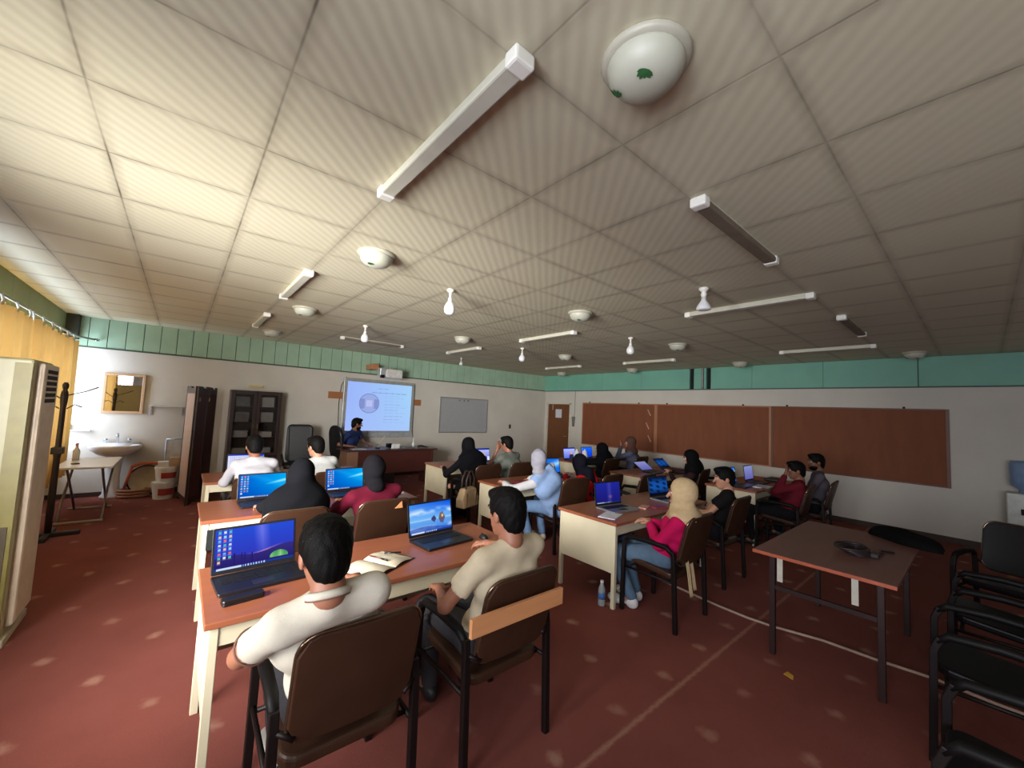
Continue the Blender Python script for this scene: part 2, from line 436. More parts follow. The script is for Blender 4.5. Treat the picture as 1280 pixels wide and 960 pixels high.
# bulb pendants
M_bulb = mat('white_bulb_glass', (235, 235, 238), .3, var=.02)
bl = thing('hanging_bulb', 'x', 'light bulb', group='bare bulbs under the ceiling')
MB().lathe([(0, 0), (.035, 0), (.04, -.01), (.03, -.025), (.014, -.03), (.012, -.085), (.02, -.09), (.022, -.12), (0, -.12)], n=12).build('bulb_holder', M_fitcap, bl, smooth=True)
MB().lathe([(.018, -.115), (.03, -.135), (.05, -.165), (.056, -.2), (.052, -.235), (.03, -.255), (0, -.26)], n=16).build('bulb_glass', M_bulb, bl, smooth=True)
bulbs = [(2.0, 3.43, 'nearest hanging bulb, over the gap between left and middle desks'), (2.07, 6.03, 'hanging bulb above the projector board at left'),
         (4.85, 5.55, 'hanging bulb just below the middle batten light'), (5.14, 3.40, 'hanging bulb left of the dome near the middle right'), (5.0, 7.9, 'tiny far bulb above the whiteboard')]
for i, (x, y, lb) in enumerate(bulbs):
    o = bl if i == 0 else copy_tree(bl)
    o.location = (x, y, H); o['label'] = lb
    if i == 4: o.scale = (.7, .7, .7)
sl = thing('spot_lamp', 'white reflector spot lamp under the ceiling, left of the slim batten', 'light bulb', (3.55, 1.60, H))
MB().lathe([(0, 0), (.04, 0), (.045, -.012), (.03, -.03), (.02, -.035), (.026, -.06), (.018, -.09), (0, -.09)], n=14).build('bulb_holder', M_fitcap, sl, smooth=True)
MB().lathe([(.018, -.088), (.024, -.12), (.05, -.155), (.062, -.185), (.06, -.2), (.03, -.205), (0, -.206)], n=18).build('reflector_bulb', M_bulb, sl, smooth=True)

# ------------------------------------------------------------------ front wall things
M_alu = mat('aluminium', (190, 190, 188), .35, .7, var=.04)
def display(name, paint, f, nx, ny, m, parent):
    """emissive coloured grid; f(u,v)->3D, paint(u,v)->sRGB 0..255"""
    me = bpy.data.meshes.new(name)
    vs = [f(i / nx, j / ny) for j in range(ny + 1) for i in range(nx + 1)]
    fs = [(j * (nx + 1) + i, j * (nx + 1) + i + 1, (j + 1) * (nx + 1) + i + 1, (j + 1) * (nx + 1) + i) for j in range(ny) for i in range(nx)]
    me.from_pydata(vs, [], fs); ca = me.color_attributes.new('Col', 'FLOAT_COLOR', 'POINT')
    cols = []
    for j in range(ny + 1):
        for i in range(nx + 1): cols += list(lin(tuple(max(0, min(255, c)) for c in paint(i / nx, j / ny))))
    ca.data.foreach_set('color', cols)
    me.materials.append(m)
    o = bpy.data.objects.new(name, me); COL.objects.link(o); o.parent = parent; KID.setdefault(parent.name, []).append(o)
    return o
def lerp(a, b, t): return tuple(x + (y - x) * t for x, y in zip(a, b))
def clamp(v): return max(0., min(1., v))
def slide(u, v):
    c = lerp((160, 186, 255), (168, 214, 255), u)
    c = lerp(c, (172, 196, 255), clamp(1 - v * 1.5) * .5)
    r = math.hypot((u - .33) * 1.35, v - .57)
    if r < .205:
        c = lerp(c, (150, 160, 215), .55)
        if r > .192: c = (120, 128, 185)
        if abs(v - .56) < .10 and .07 < abs(u - .33) < .135: c = lerp(c, (110, 120, 185), .5)
        if abs(u - .33) < .045 and abs(v - .57) < .065: c = (190, 196, 245)
    def ln(y, x0, x1, w=.006, k=.35):
        nonlocal c
        if abs(v - y) < w and x0 < u < x1 and (math.sin(u * 190) + math.sin(u * 67) > -.9): c = lerp(c, (90, 110, 175), k)
    ln(.885, .45, .62, .009, .25); ln(.80, .36, .92, .010, .4)
    for q, (y, a, bb) in enumerate(((.745, .56, .82), (.70, .56, .88), (.63, .57, .80), (.56, .57, .83), (.50, .57, .92), (.44, .57, .78), (.38, .57, .9), (.31, .57, .86), (.24, .56, .82), (.18, .56, .9))):
        ln(y, a, bb, .005, .3)
    return c
t = thing('projector_board', 'large bright interactive board showing a projected slide with a ring, behind the seated teacher', 'projection board', (3.645, YF, 1.0))
MB().box(-.86, .86, -.075, -.012, -.02, 1.28).build('board_frame', mat('grey_board_frame', (176, 178, 176), .4, .3), t, bevel=.012)
display('projected_slide', slide, lambda u, v: (-.78 + 1.56 * u, -.0765, .085 + 1.12 * v), 220, 160, m_screen('slide_light', .95), t)
MB().box(-.86, .86, -.095, -.07, -.06, .04).build('lower_tray', mat('pale_grey_tray', (170, 176, 180), .4), t, bevel=.006)
b = MB(); b.tube([(.872, -.03, 1.25), (.878, -.03, .6), (.874, -.03, -.05)], .009)
b.build('cable', mat('black_cable', (22, 22, 24), .6), t, smooth=True)
b = MB(); b.tube([(-.80, -.02, 1.30), (-.90, -.02, 1.1), (-.93, -.02, .7), (-.91, -.02, .2), (-.92, -.02, -.4)], .007); b.build('cable', MC['black_cable'], t, smooth=True)
for xa, xb, z, lb in ((2.48, 2.78, 1.87, 'brown wooden plank sticking out left of the projector board'), (4.49, 4.71, 1.80, 'brown wooden plank sticking out right of the projector board')):
    tag(MB().box(xa, xb, YF - .035, YF - .001, z - .075, z + .075).build('wooden_plank', m_wood('orange_plank_wood', (156, 98, 60), (180, 120, 78), 0, 3), bevel=.003), lb, 'plank', 'planks behind the board')
t = thing('wall_projector', 'white short-throw projector on a wall arm above the projector board', 'projector', (3.72, YF, 2.42))
MB().box(-.2, .2, -.62, -.34, -.10, .11).build('projector_body', mat('white_projector_shell', (214, 212, 206), .4), t, bevel=.03, seg=3)
MB().box(-.05, .06, -.36, -.02, .10, .15).build('wall_arm', M_fit, t, bevel=.01)
MB().box(-.34, -.20, -.60, -.42, -.06, .12).build('mirror_head', mat('silver_shell', (200, 205, 205), .3, .5), t, bevel=.02)
MB().box(-.32, -.23, -.615, -.55, -.11, -.04).build('lens', mat('black_gloss', (15, 16, 18), .15), t, bevel=.01)
MB().box(-.12, .12, -.03, -.0, .0, .2).build('wall_plate', M_fit, t, bevel=.005)
tag(MB().box(3.26, 3.40, YF - .45, YF - .03, 2.50, 2.62).build('wooden_bracket_block', m_wood('bracket_wood', (170, 110, 70), (190, 130, 88), 1), bevel=.004), 'small brown wooden block on the green boards beside the projector', 'wood block')

t = thing('whiteboard', 'grey blank whiteboard with thin metal frame on the front wall', 'whiteboard', (6.075, YF, 1.04))
MB().box(-.76, .76, -.018, -.002, .02, .93).build('writing_surface', mat('greyish_board', (164, 164, 168), .45, var=.03), t)
f = MB(); f.box(-.785, .785, -.025, -.002, -.005, .02); f.box(-.785, .785, -.025, -.002, .93, .955); f.box(-.785, -.76, -.025, -.002, .02, .93); f.box(.76, .785, -.025, -.002, .02, .93)
f.build('board_frame', M_alu, t)
for q in (-.2, -.05, .08): MB().box(q, q + .03, -.03, -.018, .87, .9).build('magnet', mat('dark_magnet', (70, 70, 76), .5), t)
tag(MB().box(7.71, 7.77, YF - .03, YF - .001, 1.17, 1.29).build('wall_switch', mat('dark_switch', (60, 52, 46), .5), bevel=.006), 'small dark wall switch right of the whiteboard', 'switch')
b = MB(); b.box(1.0, 1.25, YF - .06, YF - .002, 1.93, 1.97)
tag(b.build('wall_bracket', mat('pale_brass', (222, 200, 130), .4, .2), bevel=.006), 'small pale brass bar on the wall above the dark bookcase', 'wall bracket')

# mirror with wooden frame
t = thing('wall_mirror', 'square mirror in a light wooden frame above the washbasin', 'mirror', (-.737, YF, 1.685))
f = MB(); f.box(-.255, .255, -.035, -.002, -.335, -.295); f.box(-.255, .255, -.035, -.002, .295, .335); f.box(-.255, -.215, -.035, -.002, -.295, .295); f.box(.215, .255, -.035, -.002, -.295, .295)
f.build('mirror_frame', m_wood('pale_frame_wood', (186, 148, 112), (206, 172, 138), 0), t, bevel=.006)
mm = bpy.data.materials.new('mirror_silver'); mm.use_nodes = True; q = mm.node_tree.nodes['Principled BSDF']
q.inputs['Metallic'].default_value = 1; q.inputs['Roughness'].default_value = .02; q.inputs['Base Color'].default_value = (.9, .9, .88, 1)
MB().box(-.216, .216, -.02, -.004, -.296, .296).build('mirror_glass', mm, t)
# shelf
t = thing('wall_shelf', 'thin white wall shelf on two brackets between mirror and folding screen', 'shelf', (-.165, YF, 1.5))
MB().box(-.24, .24, -.14, -.002, -.012, .01).build('shelf_board', M_white, t, bevel=.003)
for s_ in (-.22, .2):
    b = MB(); b.box(s_, s_ + .018, -.014, -.002, -.16, -.012); b.box(s_, s_ + .018, -.12, -.002, -.03, -.012); b.build('bracket', mat('grey_bracket', (150, 158, 176), .4), t)
# washbasin
M_cer = mat('white_ceramic', (226, 228, 232), .15, var=.02)
t = thing('pedestal_washbasin', 'white ceramic pedestal washbasin below the wooden-framed mirror', 'washbasin', (-.745, YF, 0))
b = MB()
b.lathe([(0, .66), (.10, .66), (.2, .70), (.29, .77), (.32, .83), (.31, .85), (.28, .845), (.2, .78), (.08, .75), (0, .75)], c=(0, -.25, 0), n=32, sy=.75)
b.box(-.27, .27, -.10, -.004, .76, .865)
b.build('basin', M_cer, t, smooth=True)
MB().lathe([(.13, 0), (.135, .03), (.105, .07), (.085, .35), (.10, .62), (.15, .70)], c=(0, -.20, 0), n=24, sy=.8).build('pedestal', M_cer, t, smooth=True)
M_chr = mat('chrome', (200, 204, 210), .12, .95, var=.02)
b = MB(); b.tube([(0, -.06, .86), (0, -.06, .99), (0, -.08, 1.02), (0, -.15, 1.0), (0, -.16, .96)], .013)
b.build('tap', M_chr, t, smooth=True)
for s_ in (-.14, .14): MB().lathe([(.02, .86), (.016, .9), (.028, .91), (.028, .935), (0, .94)], c=(s_, -.06, 0), n=12).build('tap_handle', M_chr, t, smooth=True)
t = thing('soap_shelf', 'small white soap ledge on the wall left of the washbasin', 'soap dish', (-1.2, YF, 1.06))
MB().box(-.14, .13, -.11, -.002, 0, .02).build('ledge', M_cer, t, bevel=.008)
MB().box(-.14, -.10, -.08, -.002, .02, .12).build('back_lip', M_cer, t, bevel=.008)
# rail stool beside the screen
t = thing('white_rail_stand', 'pale metal rail stand against the wall beside the folding screen', 'stand', (-.02, 9.15, 0))
b = MB()
for s_ in (-.11, .11): b.tube([(s_, 0, 0), (s_, 0, .93)], .012)
b.tube([(-.11, 0, .93), (.11, 0, .93)], .012); b.tube([(-.11, 0, .62), (.11, 0, .62)], .008)
b.build('rail', mat('pale_blue_metal', (190, 198, 214), .4, .3), t, smooth=True)
MB().box(-.10, .10, -.008, .008, .5, .9).build('back_sheet', mat('pale_sheet', (205, 205, 205), .6), t)
# boxes with red labels
M_carton = mat('white_carton', (216, 214, 210), .7, var=.04); M_red = mat('red_label', (168, 62, 52), .6)
for (x, y, z, w_, h_, lb) in ((-.10, 8.72, 0, .30, .27, 'white tub with red label standing on the carpet by the folding screen'), (-.085, 8.72, .275, .29, .24, 'white tub with red label stacked on top of the lower tub')):
    t = thing('paint_tub', lb, 'tub', (x, y, z), 0, 'white tubs beside the folding screen')
    MB().lathe([(0, 0), (w_ * .42, 0), (w_ * .5, h_ * .86), (w_ * .5, h_ * .88), (0, h_ * .88)], n=24).build('tub_body', M_carton, t, smooth=False)
    MB().lathe([(w_ * .53, h_ * .86), (w_ * .53, h_), (0, h_)], n=24).build('lid', M_carton, t)
    b = MB(); b.grid(lambda u, v: Vector(((w_ * .455 + w_ * .04 * v + .006) * math.cos(-2.0 + 1.5 * u), (w_ * .455 + w_ * .04 * v + .006) * math.sin(-2.0 + 1.5 * u), h_ * (.25 + .4 * v))), 12, 1)
    b.build('label', M_red, t)
tag(MB().box(-.20, -.07, 8.64, 8.78, .516, .60).build('carton_box', M_carton, bevel=.004), 'small white carton on top of the stacked tubs', 'box')
tag(MB().box(-.05, .10, 8.64, 8.80, .516, .66).build('brown_box', mat('tan_card', (176, 148, 118), .8), bevel=.004), 'tan cardboard box on top of the stacked tubs', 'box')
# round drum fan-like disc lying against wall: beige basin with black rim and orange band
t = thing('round_basin', 'beige round basin leaning on the wall between washbasin and white tubs', 'basin', (-.33, 9.05, .26))
Mx = Matrix.Rotation(math.radians(80), 4, 'X')
MB().lathe([(0, -.06), (.18, -.05), (.22, 0), (.235, .03), (.22, .035), (.2, .005), (0, -.03)], M=Mx, n=32).build('basin_shell', mat('beige_plastic', (196, 178, 148), .5), t, smooth=True)
MB().tube([Mx @ Vector((.235 * math.cos(a), .235 * math.sin(a), .03)) for a in np.linspace(0, 2 * PI, 32, endpoint=False)], .012, closed=True).build('rim', mat('black_rubber', (30, 30, 34), .7), t, smooth=True)
t = thing('rolled_hose', 'orange and tan coiled hose on the floor beside the washbasin', 'hose', (-.47, 8.98, 0))
b = MB()
for k in range(3): b.tube([(.19 * math.cos(a), .10 * math.sin(a), .03 + .045 * k) for a in np.linspace(0, 2 * PI, 24, endpoint=False)], .022, closed=True)
b.build('hose_coil', mat('tan_hose', (160, 112, 82), .6), t, smooth=True)
b = MB(); b.tube([(-.05, .02, .50), (.05, -.04, .545), (.2, -.05, .55), (.33, -.04, .53)], .025); b.tube([(-.12, .03, .14), (-.08, .03, .35), (-.05, .02, .5)], .02)
b.build('hose_end', mat('orange_hose', (190, 92, 62), .6), t, smooth=True)
# small white table with crossed legs
t = thing('folding_table', 'small white folding table with crossed metal legs below the washbasin', 'table', (-.88, 7.95, 0))
MB().box(-.27, .27, -.55, .5, .70, .725).build('tabletop', mat('white_laminate', (220, 220, 222), .35, var=.03), t, bevel=.006)
M_leg = mat('grey_steel_tube', (140, 134, 128), .35, .6)
for s_ in (-.2, .2):
    MB().tube([(s_, -.45, .01), (s_, -.2, .25), (s_, .4, .69)], .014).build('leg', M_leg, t, smooth=True)
    MB().tube([(s_ * .8, .42, .01), (s_ * .8, .15, .25), (s_ * .8, -.42, .69)], .014).build('leg', M_leg, t, smooth=True)
for yy in (-.45, .42): MB().tube([(-.22, yy, .015), (.22, yy, .015)], .016).build('foot_bar', mat('pale_foot_bar', (176, 164, 150), .5), t, smooth=True)
tag(MB().lathe([(0, 0), (.04, 0), (.042, .012), (0, .014)], c=(-1.0, 7.75, .725), n=16).build('soap_dish', mat('dark_lid', (60, 56, 54), .5), smooth=True), 'small dark lid lying on the white folding table', 'lid')
t = thing('white_bottle', 'white spray bottle on the white folding table by the coat rack', 'bottle', (-1.06, 8.2, .725))
MB().lathe([(0, 0), (.035, 0), (.037, .13), (.015, .17), (.013, .2), (0, .2)], n=14).build('bottle_body', M_cer, t, smooth=True)
MB().box(-.012, .012, -.04, .015, .2, .235).build('nozzle', mat('pink_cap', (190, 110, 120), .5), t, bevel=.004)

# bookcase
M_dw = m_wood('dark_walnut', (38, 20, 17), (54, 30, 25), 2, 3, .35)
t = thing('glass_bookcase', 'tall dark wooden bookcase with two glass doors against the front wall', 'bookcase', (1.12, 9.08, 0))
b = MB(); b.box(-.41, -.385, -.19, .19, 0, 1.85); b.box(.385, .41, -.19, .19, 0, 1.85); b.box(-.41, .41, -.19, .19, 1.825, 1.85); b.box(-.41, .41, -.19, .19, .06, .085); b.box(-.41, .41, .17, .19, 0, 1.85); b.box(-.41, .41, -.19, .19, 0, .06)
for z in (.62, .95, 1.24, 1.53): b.box(-.385, .385, -.15, .17, z, z + .018)
b.build('cabinet_body', M_dw, t, bevel=.002)
for s_ in (-1, 1):
    x0, x1 = (-.405, -.003) if s_ < 0 else (.003, .405)
    f = MB(); f.box(x0, x0 + .055, -.212, -.192, .62, 1.845); f.box(x1 - .055, x1, -.212, -.192, .62, 1.845); f.box(x0 + .055, x1 - .055, -.212, -.192, .62, .68); f.box(x0 + .055, x1 - .055, -.212, -.192, 1.78, 1.845)
    d = f.build('door', M_dw, t, bevel=.003)
    MB().box(x0 + .05, x1 - .05, -.204, -.20, .68, 1.78).build('glass_pane', m_glass('cabinet_glass', (225, 225, 225), .05), d)
    d2 = MB().box(x0, x1, -.212, -.192, .065, .61).build('door', M_dw, t, bevel=.004)
    xx = x1 - .03 if s_ < 0 else x0 + .03
    MB().tube([(xx, -.23, 1.12), (xx, -.23, 1.22)], .006).build('handle', MC['brass_metal'], d, smooth=True)
    MB().tube([(xx, -.23, .40), (xx, -.23, .48)], .006).build('handle', MC['brass_metal'], d2, smooth=True)
k = 0
desc = ['stack of pale papers lying on the %s shelf of the bookcase, %s side', 'grey document box on the %s shelf of the bookcase, %s side']
for z, nm in ((.638, 'lowest'), (.968, 'second'), (1.258, 'third'), (1.548, 'top')):
    for sx, sd in ((-.2, 'left'), (.19, 'right')):
        h_ = random.uniform(.10, .2); c = random.choice(((205, 198, 190), (170, 164, 160), (222, 216, 208)))
        typ = k % 2; x = 1.12 + sx
        if typ: o = MB().box(x - .13, x + .11, 8.98, 9.18, z + .001, z + h_).build('document_box', mat('box_grey_%d' % c[0], c, .8), bevel=.003)
        else:
            b = MB(); zz = z + .001
            for q in range(5): hh = h_ / 5; dx = random.uniform(-.01, .01); b.box(x - .12 + dx, x + .1 + dx, 8.99, 9.19, zz, zz + hh * .93); zz += hh
            o = b.build('paper_stack', mat('box_grey_%d' % c[0], c, .8))
        tag(o, desc[typ] % (nm, sd), 'box' if typ else 'papers', 'contents of the bookcase'); k += 1

# folding screen: three hinged dark panels, the pale edge facing the camera
t = thing('folding_screen', 'dark brown folding screen with a pale edge standing left of the bookcase', 'folding screen', (0, 0, 0))
M_scr = m_wood('dark_red_panel', (60, 26, 22), (78, 36, 30), 2, 2, .5)
pts = [(.09, 8.60), (.19, 7.95), (.335, 8.25), (.47, 8.75)]
for i, (p, q) in enumerate(zip(pts, pts[1:])):
    p, q = Vector(p + (0,)), Vector(q + (0,)); d = (q - p); L_ = d.length; ang = math.atan2(d.y, d.x)
    Mx = Matrix.Translation(p) @ Matrix.Rotation(ang, 4, 'Z')
    h = 1.86
    b = MB(); b.box(.004, L_ - .004, -.014, .014, .06, h - .03, Mx)
    pn = b.build('panel', m_wood('pale_panel_face', (176, 150, 138), (196, 172, 160), 2, 2, .5) if i == 0 else M_scr, t, bevel=.002)
    f = MB(); f.box(.0, .035, -.02, .02, 0, h, Mx); f.box(L_ - .035, L_, -.02, .02, 0, h, Mx); f.box(.035, L_ - .035, -.02, .02, .05, .12, Mx)
    # wavy top rail
    for s in range(8):
        u0, u1 = s / 8, (s + 1) / 8; zt = h - .02 + .02 * math.sin(PI * (u0 + u1))
        f.box(.035 + (L_ - .07) * u0, .035 + (L_ - .07) * u1, -.02, .02, h - .12, zt, Mx)
    f.build('panel_frame', M_dw, pn, bevel=.003)
    if i: MB().box(.05, .08, -.024, -.014, 1.62, 1.68, Mx).build('hinge', MC['brass_metal'], pn)

# office chairs at the front
M_blk = mat('black_leather', (20, 21, 25), .42, var=.1, spec=.5)
def office_chair(loc, rz, label, oval=False):
    t = thing('office_chair', label, 'chair', loc, rz, 'padded office chairs at the front')
    s = rrect(.5, .48, .1)
    MB().prism(s, lambda a, b_: Vector((a, b_, .44)), lambda a, b_: Vector((a, b_, .53))).build('seat', M_blk, t, smooth=False, bevel=.03, seg=3)
    bw, bh = (.46, .72)
    s = rrect(bw, bh, .22 if oval else .09, 8)
    f0 = lambda a, b_: Vector((a, -.22 - .12 * (b_ + bh / 2) - .25 * a * a * -1, .52 + b_ + bh / 2))
    f1 = lambda a, b_: f0(a, b_) + Vector((0, -.08, 0))
    MB().prism(s, f0, f1).build('backrest', M_blk, t, bevel=.03, seg=3)
    for s_ in (-1, 1):
        MB().tube([(s_ * .24, -.2, .5), (s_ * .29, -.18, .68), (s_ * .29, .12, .70), (s_ * .25, .16, .5)], .018).build('armrest', mat('black_plastic', (22, 22, 24), .5), t, smooth=True)
    MB().tube([(0, 0, .1), (0, 0, .44)], .03).build('gas_post', M_leg, t, smooth=True)
    b = MB()
    for k in range(5):
        a = 2 * PI * k / 5 + .3; b.tube([(0, 0, .12), (.28 * math.cos(a), .28 * math.sin(a), .07)], [.03, .018])
    b.build('star_base', MC['black_plastic'], t)
    for k in range(5):
        a = 2 * PI * k / 5 + .3; Mx = Matrix.Translation((.28 * math.cos(a), .28 * math.sin(a), .03)) @ Matrix.Rotation(a, 4, 'Z') @ Matrix.Rotation(PI / 2, 4, 'X')
        MB().lathe([(0, -.015), (.03, -.015), (.03, .015), (0, .015)], M=Mx, n=12).build('caster', MC['black_plastic'], t, smooth=True)
    return t
office_chair((1.80, 8.35, 0), math.radians(170), 'empty black office chair between the bookcase and the teacher')
office_chair((2.80, 8.62, 0), math.radians(-75), 'tall dark blue-black office chair the teacher sits in', True)

# teacher desk
t = thing('teacher_desk', 'long dark wooden teacher desk below the projector board', 'desk', (3.48, 8.2, 0))
b = MB(); b.box(-.98, 1.02, -.32, .32, .76, .79); b.build('desktop', m_wood('dark_desktop', (62, 38, 36), (80, 52, 48), 0, 3, .3), t, bevel=.006)
M_td = m_wood('red_brown_veneer', (74, 36, 32), (94, 50, 44), 0, 3, .4)
MB().box(-.72, .93, -.26, -.235, .30, .76).build('front_panel', M_td, t, bevel=.003)
MB().box(-.93, -.72, -.29, .28, .02, .76).build('drawer_pedestal', m_wood('light_brown_veneer', (132, 96, 76), (150, 114, 92), 2, 3, .45), t, bevel=.004)
MB().box(.90, .94, -.28, .28, 0, .76).build('side_panel', M_td, t, bevel=.003)
MB().box(-.3, .1, -.2, .2, 0, .62).build('under_cabinet', mat('dark_under', (26, 18, 18), .7), t)
# things on the teacher's desk
def prop(o, label, cat, group=None): return tag(o, label, cat, group)
t = thing('desk_microphone', 'thin gooseneck stand leaning on the teacher desk', 'microphone', (3.22, 8.12, .79))
MB().lathe([(0, 0), (.05, 0), (.045, .02), (0, .025)], n=14).build('base', MC['black_plastic'], t, smooth=True)
MB().tube([(0, 0, .02), (.06, 0, .14), (.14, 0, .26)], .008).build('neck', mat('pale_neck', (200, 196, 186), .4), t, smooth=True)
t = thing('document_camera', 'white and black desk device on the teacher desk', 'camera', (3.56, 8.08, .79))
MB().box(-.09, .1, -.08, .08, 0, .1).build('device_body', mat('white_plastic', (225, 225, 220), .4), t, bevel=.015)
MB().box(-.16, -.06, -.07, .07, .02, .11).build('device_front', MC['black_gloss'], t, bevel=.015)
t = thing('white_spray_bottle', 'slim white bottle standing on the teacher desk', 'bottle', (4.02, 8.12, .79))
MB().lathe([(0, 0), (.028, 0), (.03, .1), (.014, .13), (.012, .17), (0, .17)], n=14).build('bottle_body', mat('milky_plastic', (222, 226, 228), .35), t, smooth=True)
MB().lathe([(.015, .165), (.015, .2), (0, .2)], n=12).build('cap', mat('milky_plastic', (222, 226, 228), .35), t, smooth=True)
b = MB()
for k in range(3): b.box(-.13, .13, -.09, .09, .004 * k, .004 * k + .003, Matrix.Rotation(.1 * k, 4, 'Z'))
o = b.build('paper_sheets', mat('pale_paper', (205, 205, 215), .8)); o.location = (2.80, 8.05, .791); prop(o, 'loose white papers at the left end of the teacher desk', 'papers')
b = MB(); b.box(-.14, .14, -.1, .1, 0, .03); o = b.build('grey_folder', mat('grey_folder_card', (120, 118, 116), .7), bevel=.004); o.location = (3.84, 8.05, .791); o.rotation_euler.z = .2
prop(o, 'grey folder lying beside the slim white bottle on the teacher desk', 'folder')
b = MB()
for k in range(4): b.tube([(.0, 0, .01 + .012 * k), (.1, .03, .02 + .01 * k), (.22, -.02 * k, .012)], .008)
o = b.build('desk_cables', MC['black_cable'], smooth=True); o.location = (4.12, 8.1, .79); prop(o, 'tangle of dark cables at the right end of the teacher desk', 'cable')

# coat rack
t = thing('coat_rack', 'tall dark wooden coat rack with metal hooks beside the yellow curtain', 'coat rack', (-1.05, 6.95, 0))
M_rack = mat('dark_rack_wood', (44, 34, 28), .5)
MB().lathe([(.03, .05), (.032, .4), (.028, .9), (.034, .95), (.034, 1.0), (.026, 1.05), (.025, 1.5), (.032, 1.56), (.034, 1.64), (.028, 1.68), (.018, 1.70), (.028, 1.73), (.029, 1.76), (.015, 1.79), (0, 1.79)], n=16).build('pole', M_rack, t, smooth=True)
b = MB(); b.box(-.26, .26, -.03, .03, 0, .05); b.box(-.03, .03, -.26, .26, 0, .05); b.build('cross_foot', M_rack, t, bevel=.01)
for k, (a, z) in enumerate(((0, 1.66), (85, 1.6), (180, 1.62), (265, 1.66), (20, 1.5), (190, 1.5))):
    a = math.radians(a + 8); ca, sa = math.cos(a), math.sin(a); L_ = .27 if k == 0 else .16
    MB().tube([(.03 * ca, .03 * sa, z - .02), (.6 * L_ * ca, .6 * L_ * sa, z + .03), (L_ * ca, L_ * sa, z + .09 * (k < 4))], [.006, .006, .008]).build('hook', mat('dark_steel', (70, 66, 60), .35, .7), t, smooth=True)
MB().box(-.05, .05, -.05, .05, .95, 1.03).build('collar', M_rack, t, bevel=.008)

# floor-standing air conditioner
t = thing('air_conditioner', 'tall cream floor-standing air conditioner at the left edge', 'air conditioner', (-.98, 4.42, 0))
M_ac = mat('cream_appliance', (150, 143, 108), .4, var=.04)
MB().box(-.27, .20, -.27, .25, .04, 1.9).build('casing', M_ac, t, bevel=.015)
MB().box(.19, .24, -.20, .22, .10, 1.88).build('front_panel', mat('pale_beige_panel', (196, 180, 160), .35), t, bevel=.02)
MB().box(-.27, .22, -.28, .25, 0, .05).build('plinth', mat('beige_plinth', (170, 158, 134), .5), t, bevel=.005)
b = MB(); b.box(.115, .195, -.274, -.265, .06, 1.87); b.build('side_strip', mat('olive_plastic', (112, 102, 46), .45), t)
b = MB(); b.box(.115, .175, -.279, -.27, .14, .78); b.build('side_grille', mat('brown_grille', (70, 58, 40), .7), t)
b = MB()
for k in range(6): z = 1.60 + .042 * k; b.box(.232, .2415, -.13, .16, z, z + .028)
b.build('air_slots', M_dark, t)
# curtains, rod
M_cur = m_translucent('golden_curtain', (236, 190, 112), .105)
CXP = -1.30
def curtain(y0, y1, label, seed):
    rnd = random.Random(seed); t = thing('curtain', label, 'curtain', (CXP, (y0 + y1) / 2, 2.5), 0, 'golden curtains along the left wall')
    n = int((y1 - y0) * 42); L_ = y1 - y0
    ph = [rnd.uniform(0, 6) for _ in range(4)]
    def f(u, v):
        y = -L_ / 2 + L_ * u
        z = -(v) * 2.06 - .02
        amp = .028 + .03 * v
        dx = amp * math.sin(y * 38 + ph[0] + .7 * math.sin(y * 5 + ph[1])) + .018 * math.sin(y * 13 + ph[2] + v * 1.2)
        sag = -.035 * abs(math.sin(PI * y / .42)) * max(0, 1 - v * 8)
        return Vector((dx, y, z + sag))
    MB().grid(f, n, 14).build('curtain_cloth', M_cur, t, smooth=True)
    for k in range(int(L_ / .42) + 1):
        y = -L_ / 2 + .02 + k * .42
        if y > L_ / 2: break
        b = MB(); b.tube([(.03, y, -.075), (.034, y, -.03), (.02, y, .02)], .010, n=6)
        b.build('curtain_ring', MC['milky_plastic'], t, smooth=True)
curtain(6.45, 8.85, 'golden curtain hanging by the front left corner of the room', 1)
curtain(4.25, 6.42, 'golden curtain hanging behind the cream air conditioner', 2)
t = thing('curtain_rod', 'grey metal curtain rod running along the left wall to the corner', 'curtain rod', (CXP, 5.5, 2.53))
MB().tube([(0, -3.65, 0), (0, 3.4, 0)], .014).build('rod', mat('grey_green_rod', (120, 126, 108), .4, .4), t, smooth=True)
MB().tube([(0, 3.4, 0), (.18, 3.68, 0)], .014).build('rod_return', MC['grey_green_rod'], t, smooth=True)
MB().tube([(.17, 3.67, 0), (.20, 3.71, 0)], .024).build('finial', M_chr, t, smooth=True)
for y in (-3.0, 0, 3.3): MB().box(-.178, .012, y - .01, y + .01, -.01, .01).build('rod_bracket', MC['grey_green_rod'], t)

# ------------------------------------------------------------------ student desks
M_top = m_wood('orange_brown_laminate', (136, 76, 52), (158, 94, 66), 0, 2.5, .32, 9.)
M_cream = mat('cream_enamel', (206, 196, 168), .45, var=.06, scale=4)
M_creamd = mat('cream_enamel_scuffed', (184, 172, 146), .5, var=.1, scale=8)
dk = thing('student_desk', 'x', 'desk', group='two-seat student desks')
MB().box(-.9, .9, -.35, .35, .722, .75).build('desktop', M_top, dk, bevel=.004)
for s_ in (-1, 1):
    x0, x1 = (-.875, -.85) if s_ < 0 else (.85, .875)
    MB().box(x0, x1, -.31, .31, .30, .722).build('side_panel', M_cream, dk, bevel=.003)
    for y in (-.33, .30):
        MB().box(min(s_ * .845, s_ * .88), max(s_ * .845, s_ * .88), y, y + .035, 0, .722).build('leg', M_cream, dk, bevel=.003)
MB().box(-.86, .86, -.325, -.31, .635, .722).build('front_apron', M_cream, dk, bevel=.002)
MB().box(-.86, .86, .30, .315, .30, .722).build('modesty_panel', M_creamd, dk, bevel=.002)
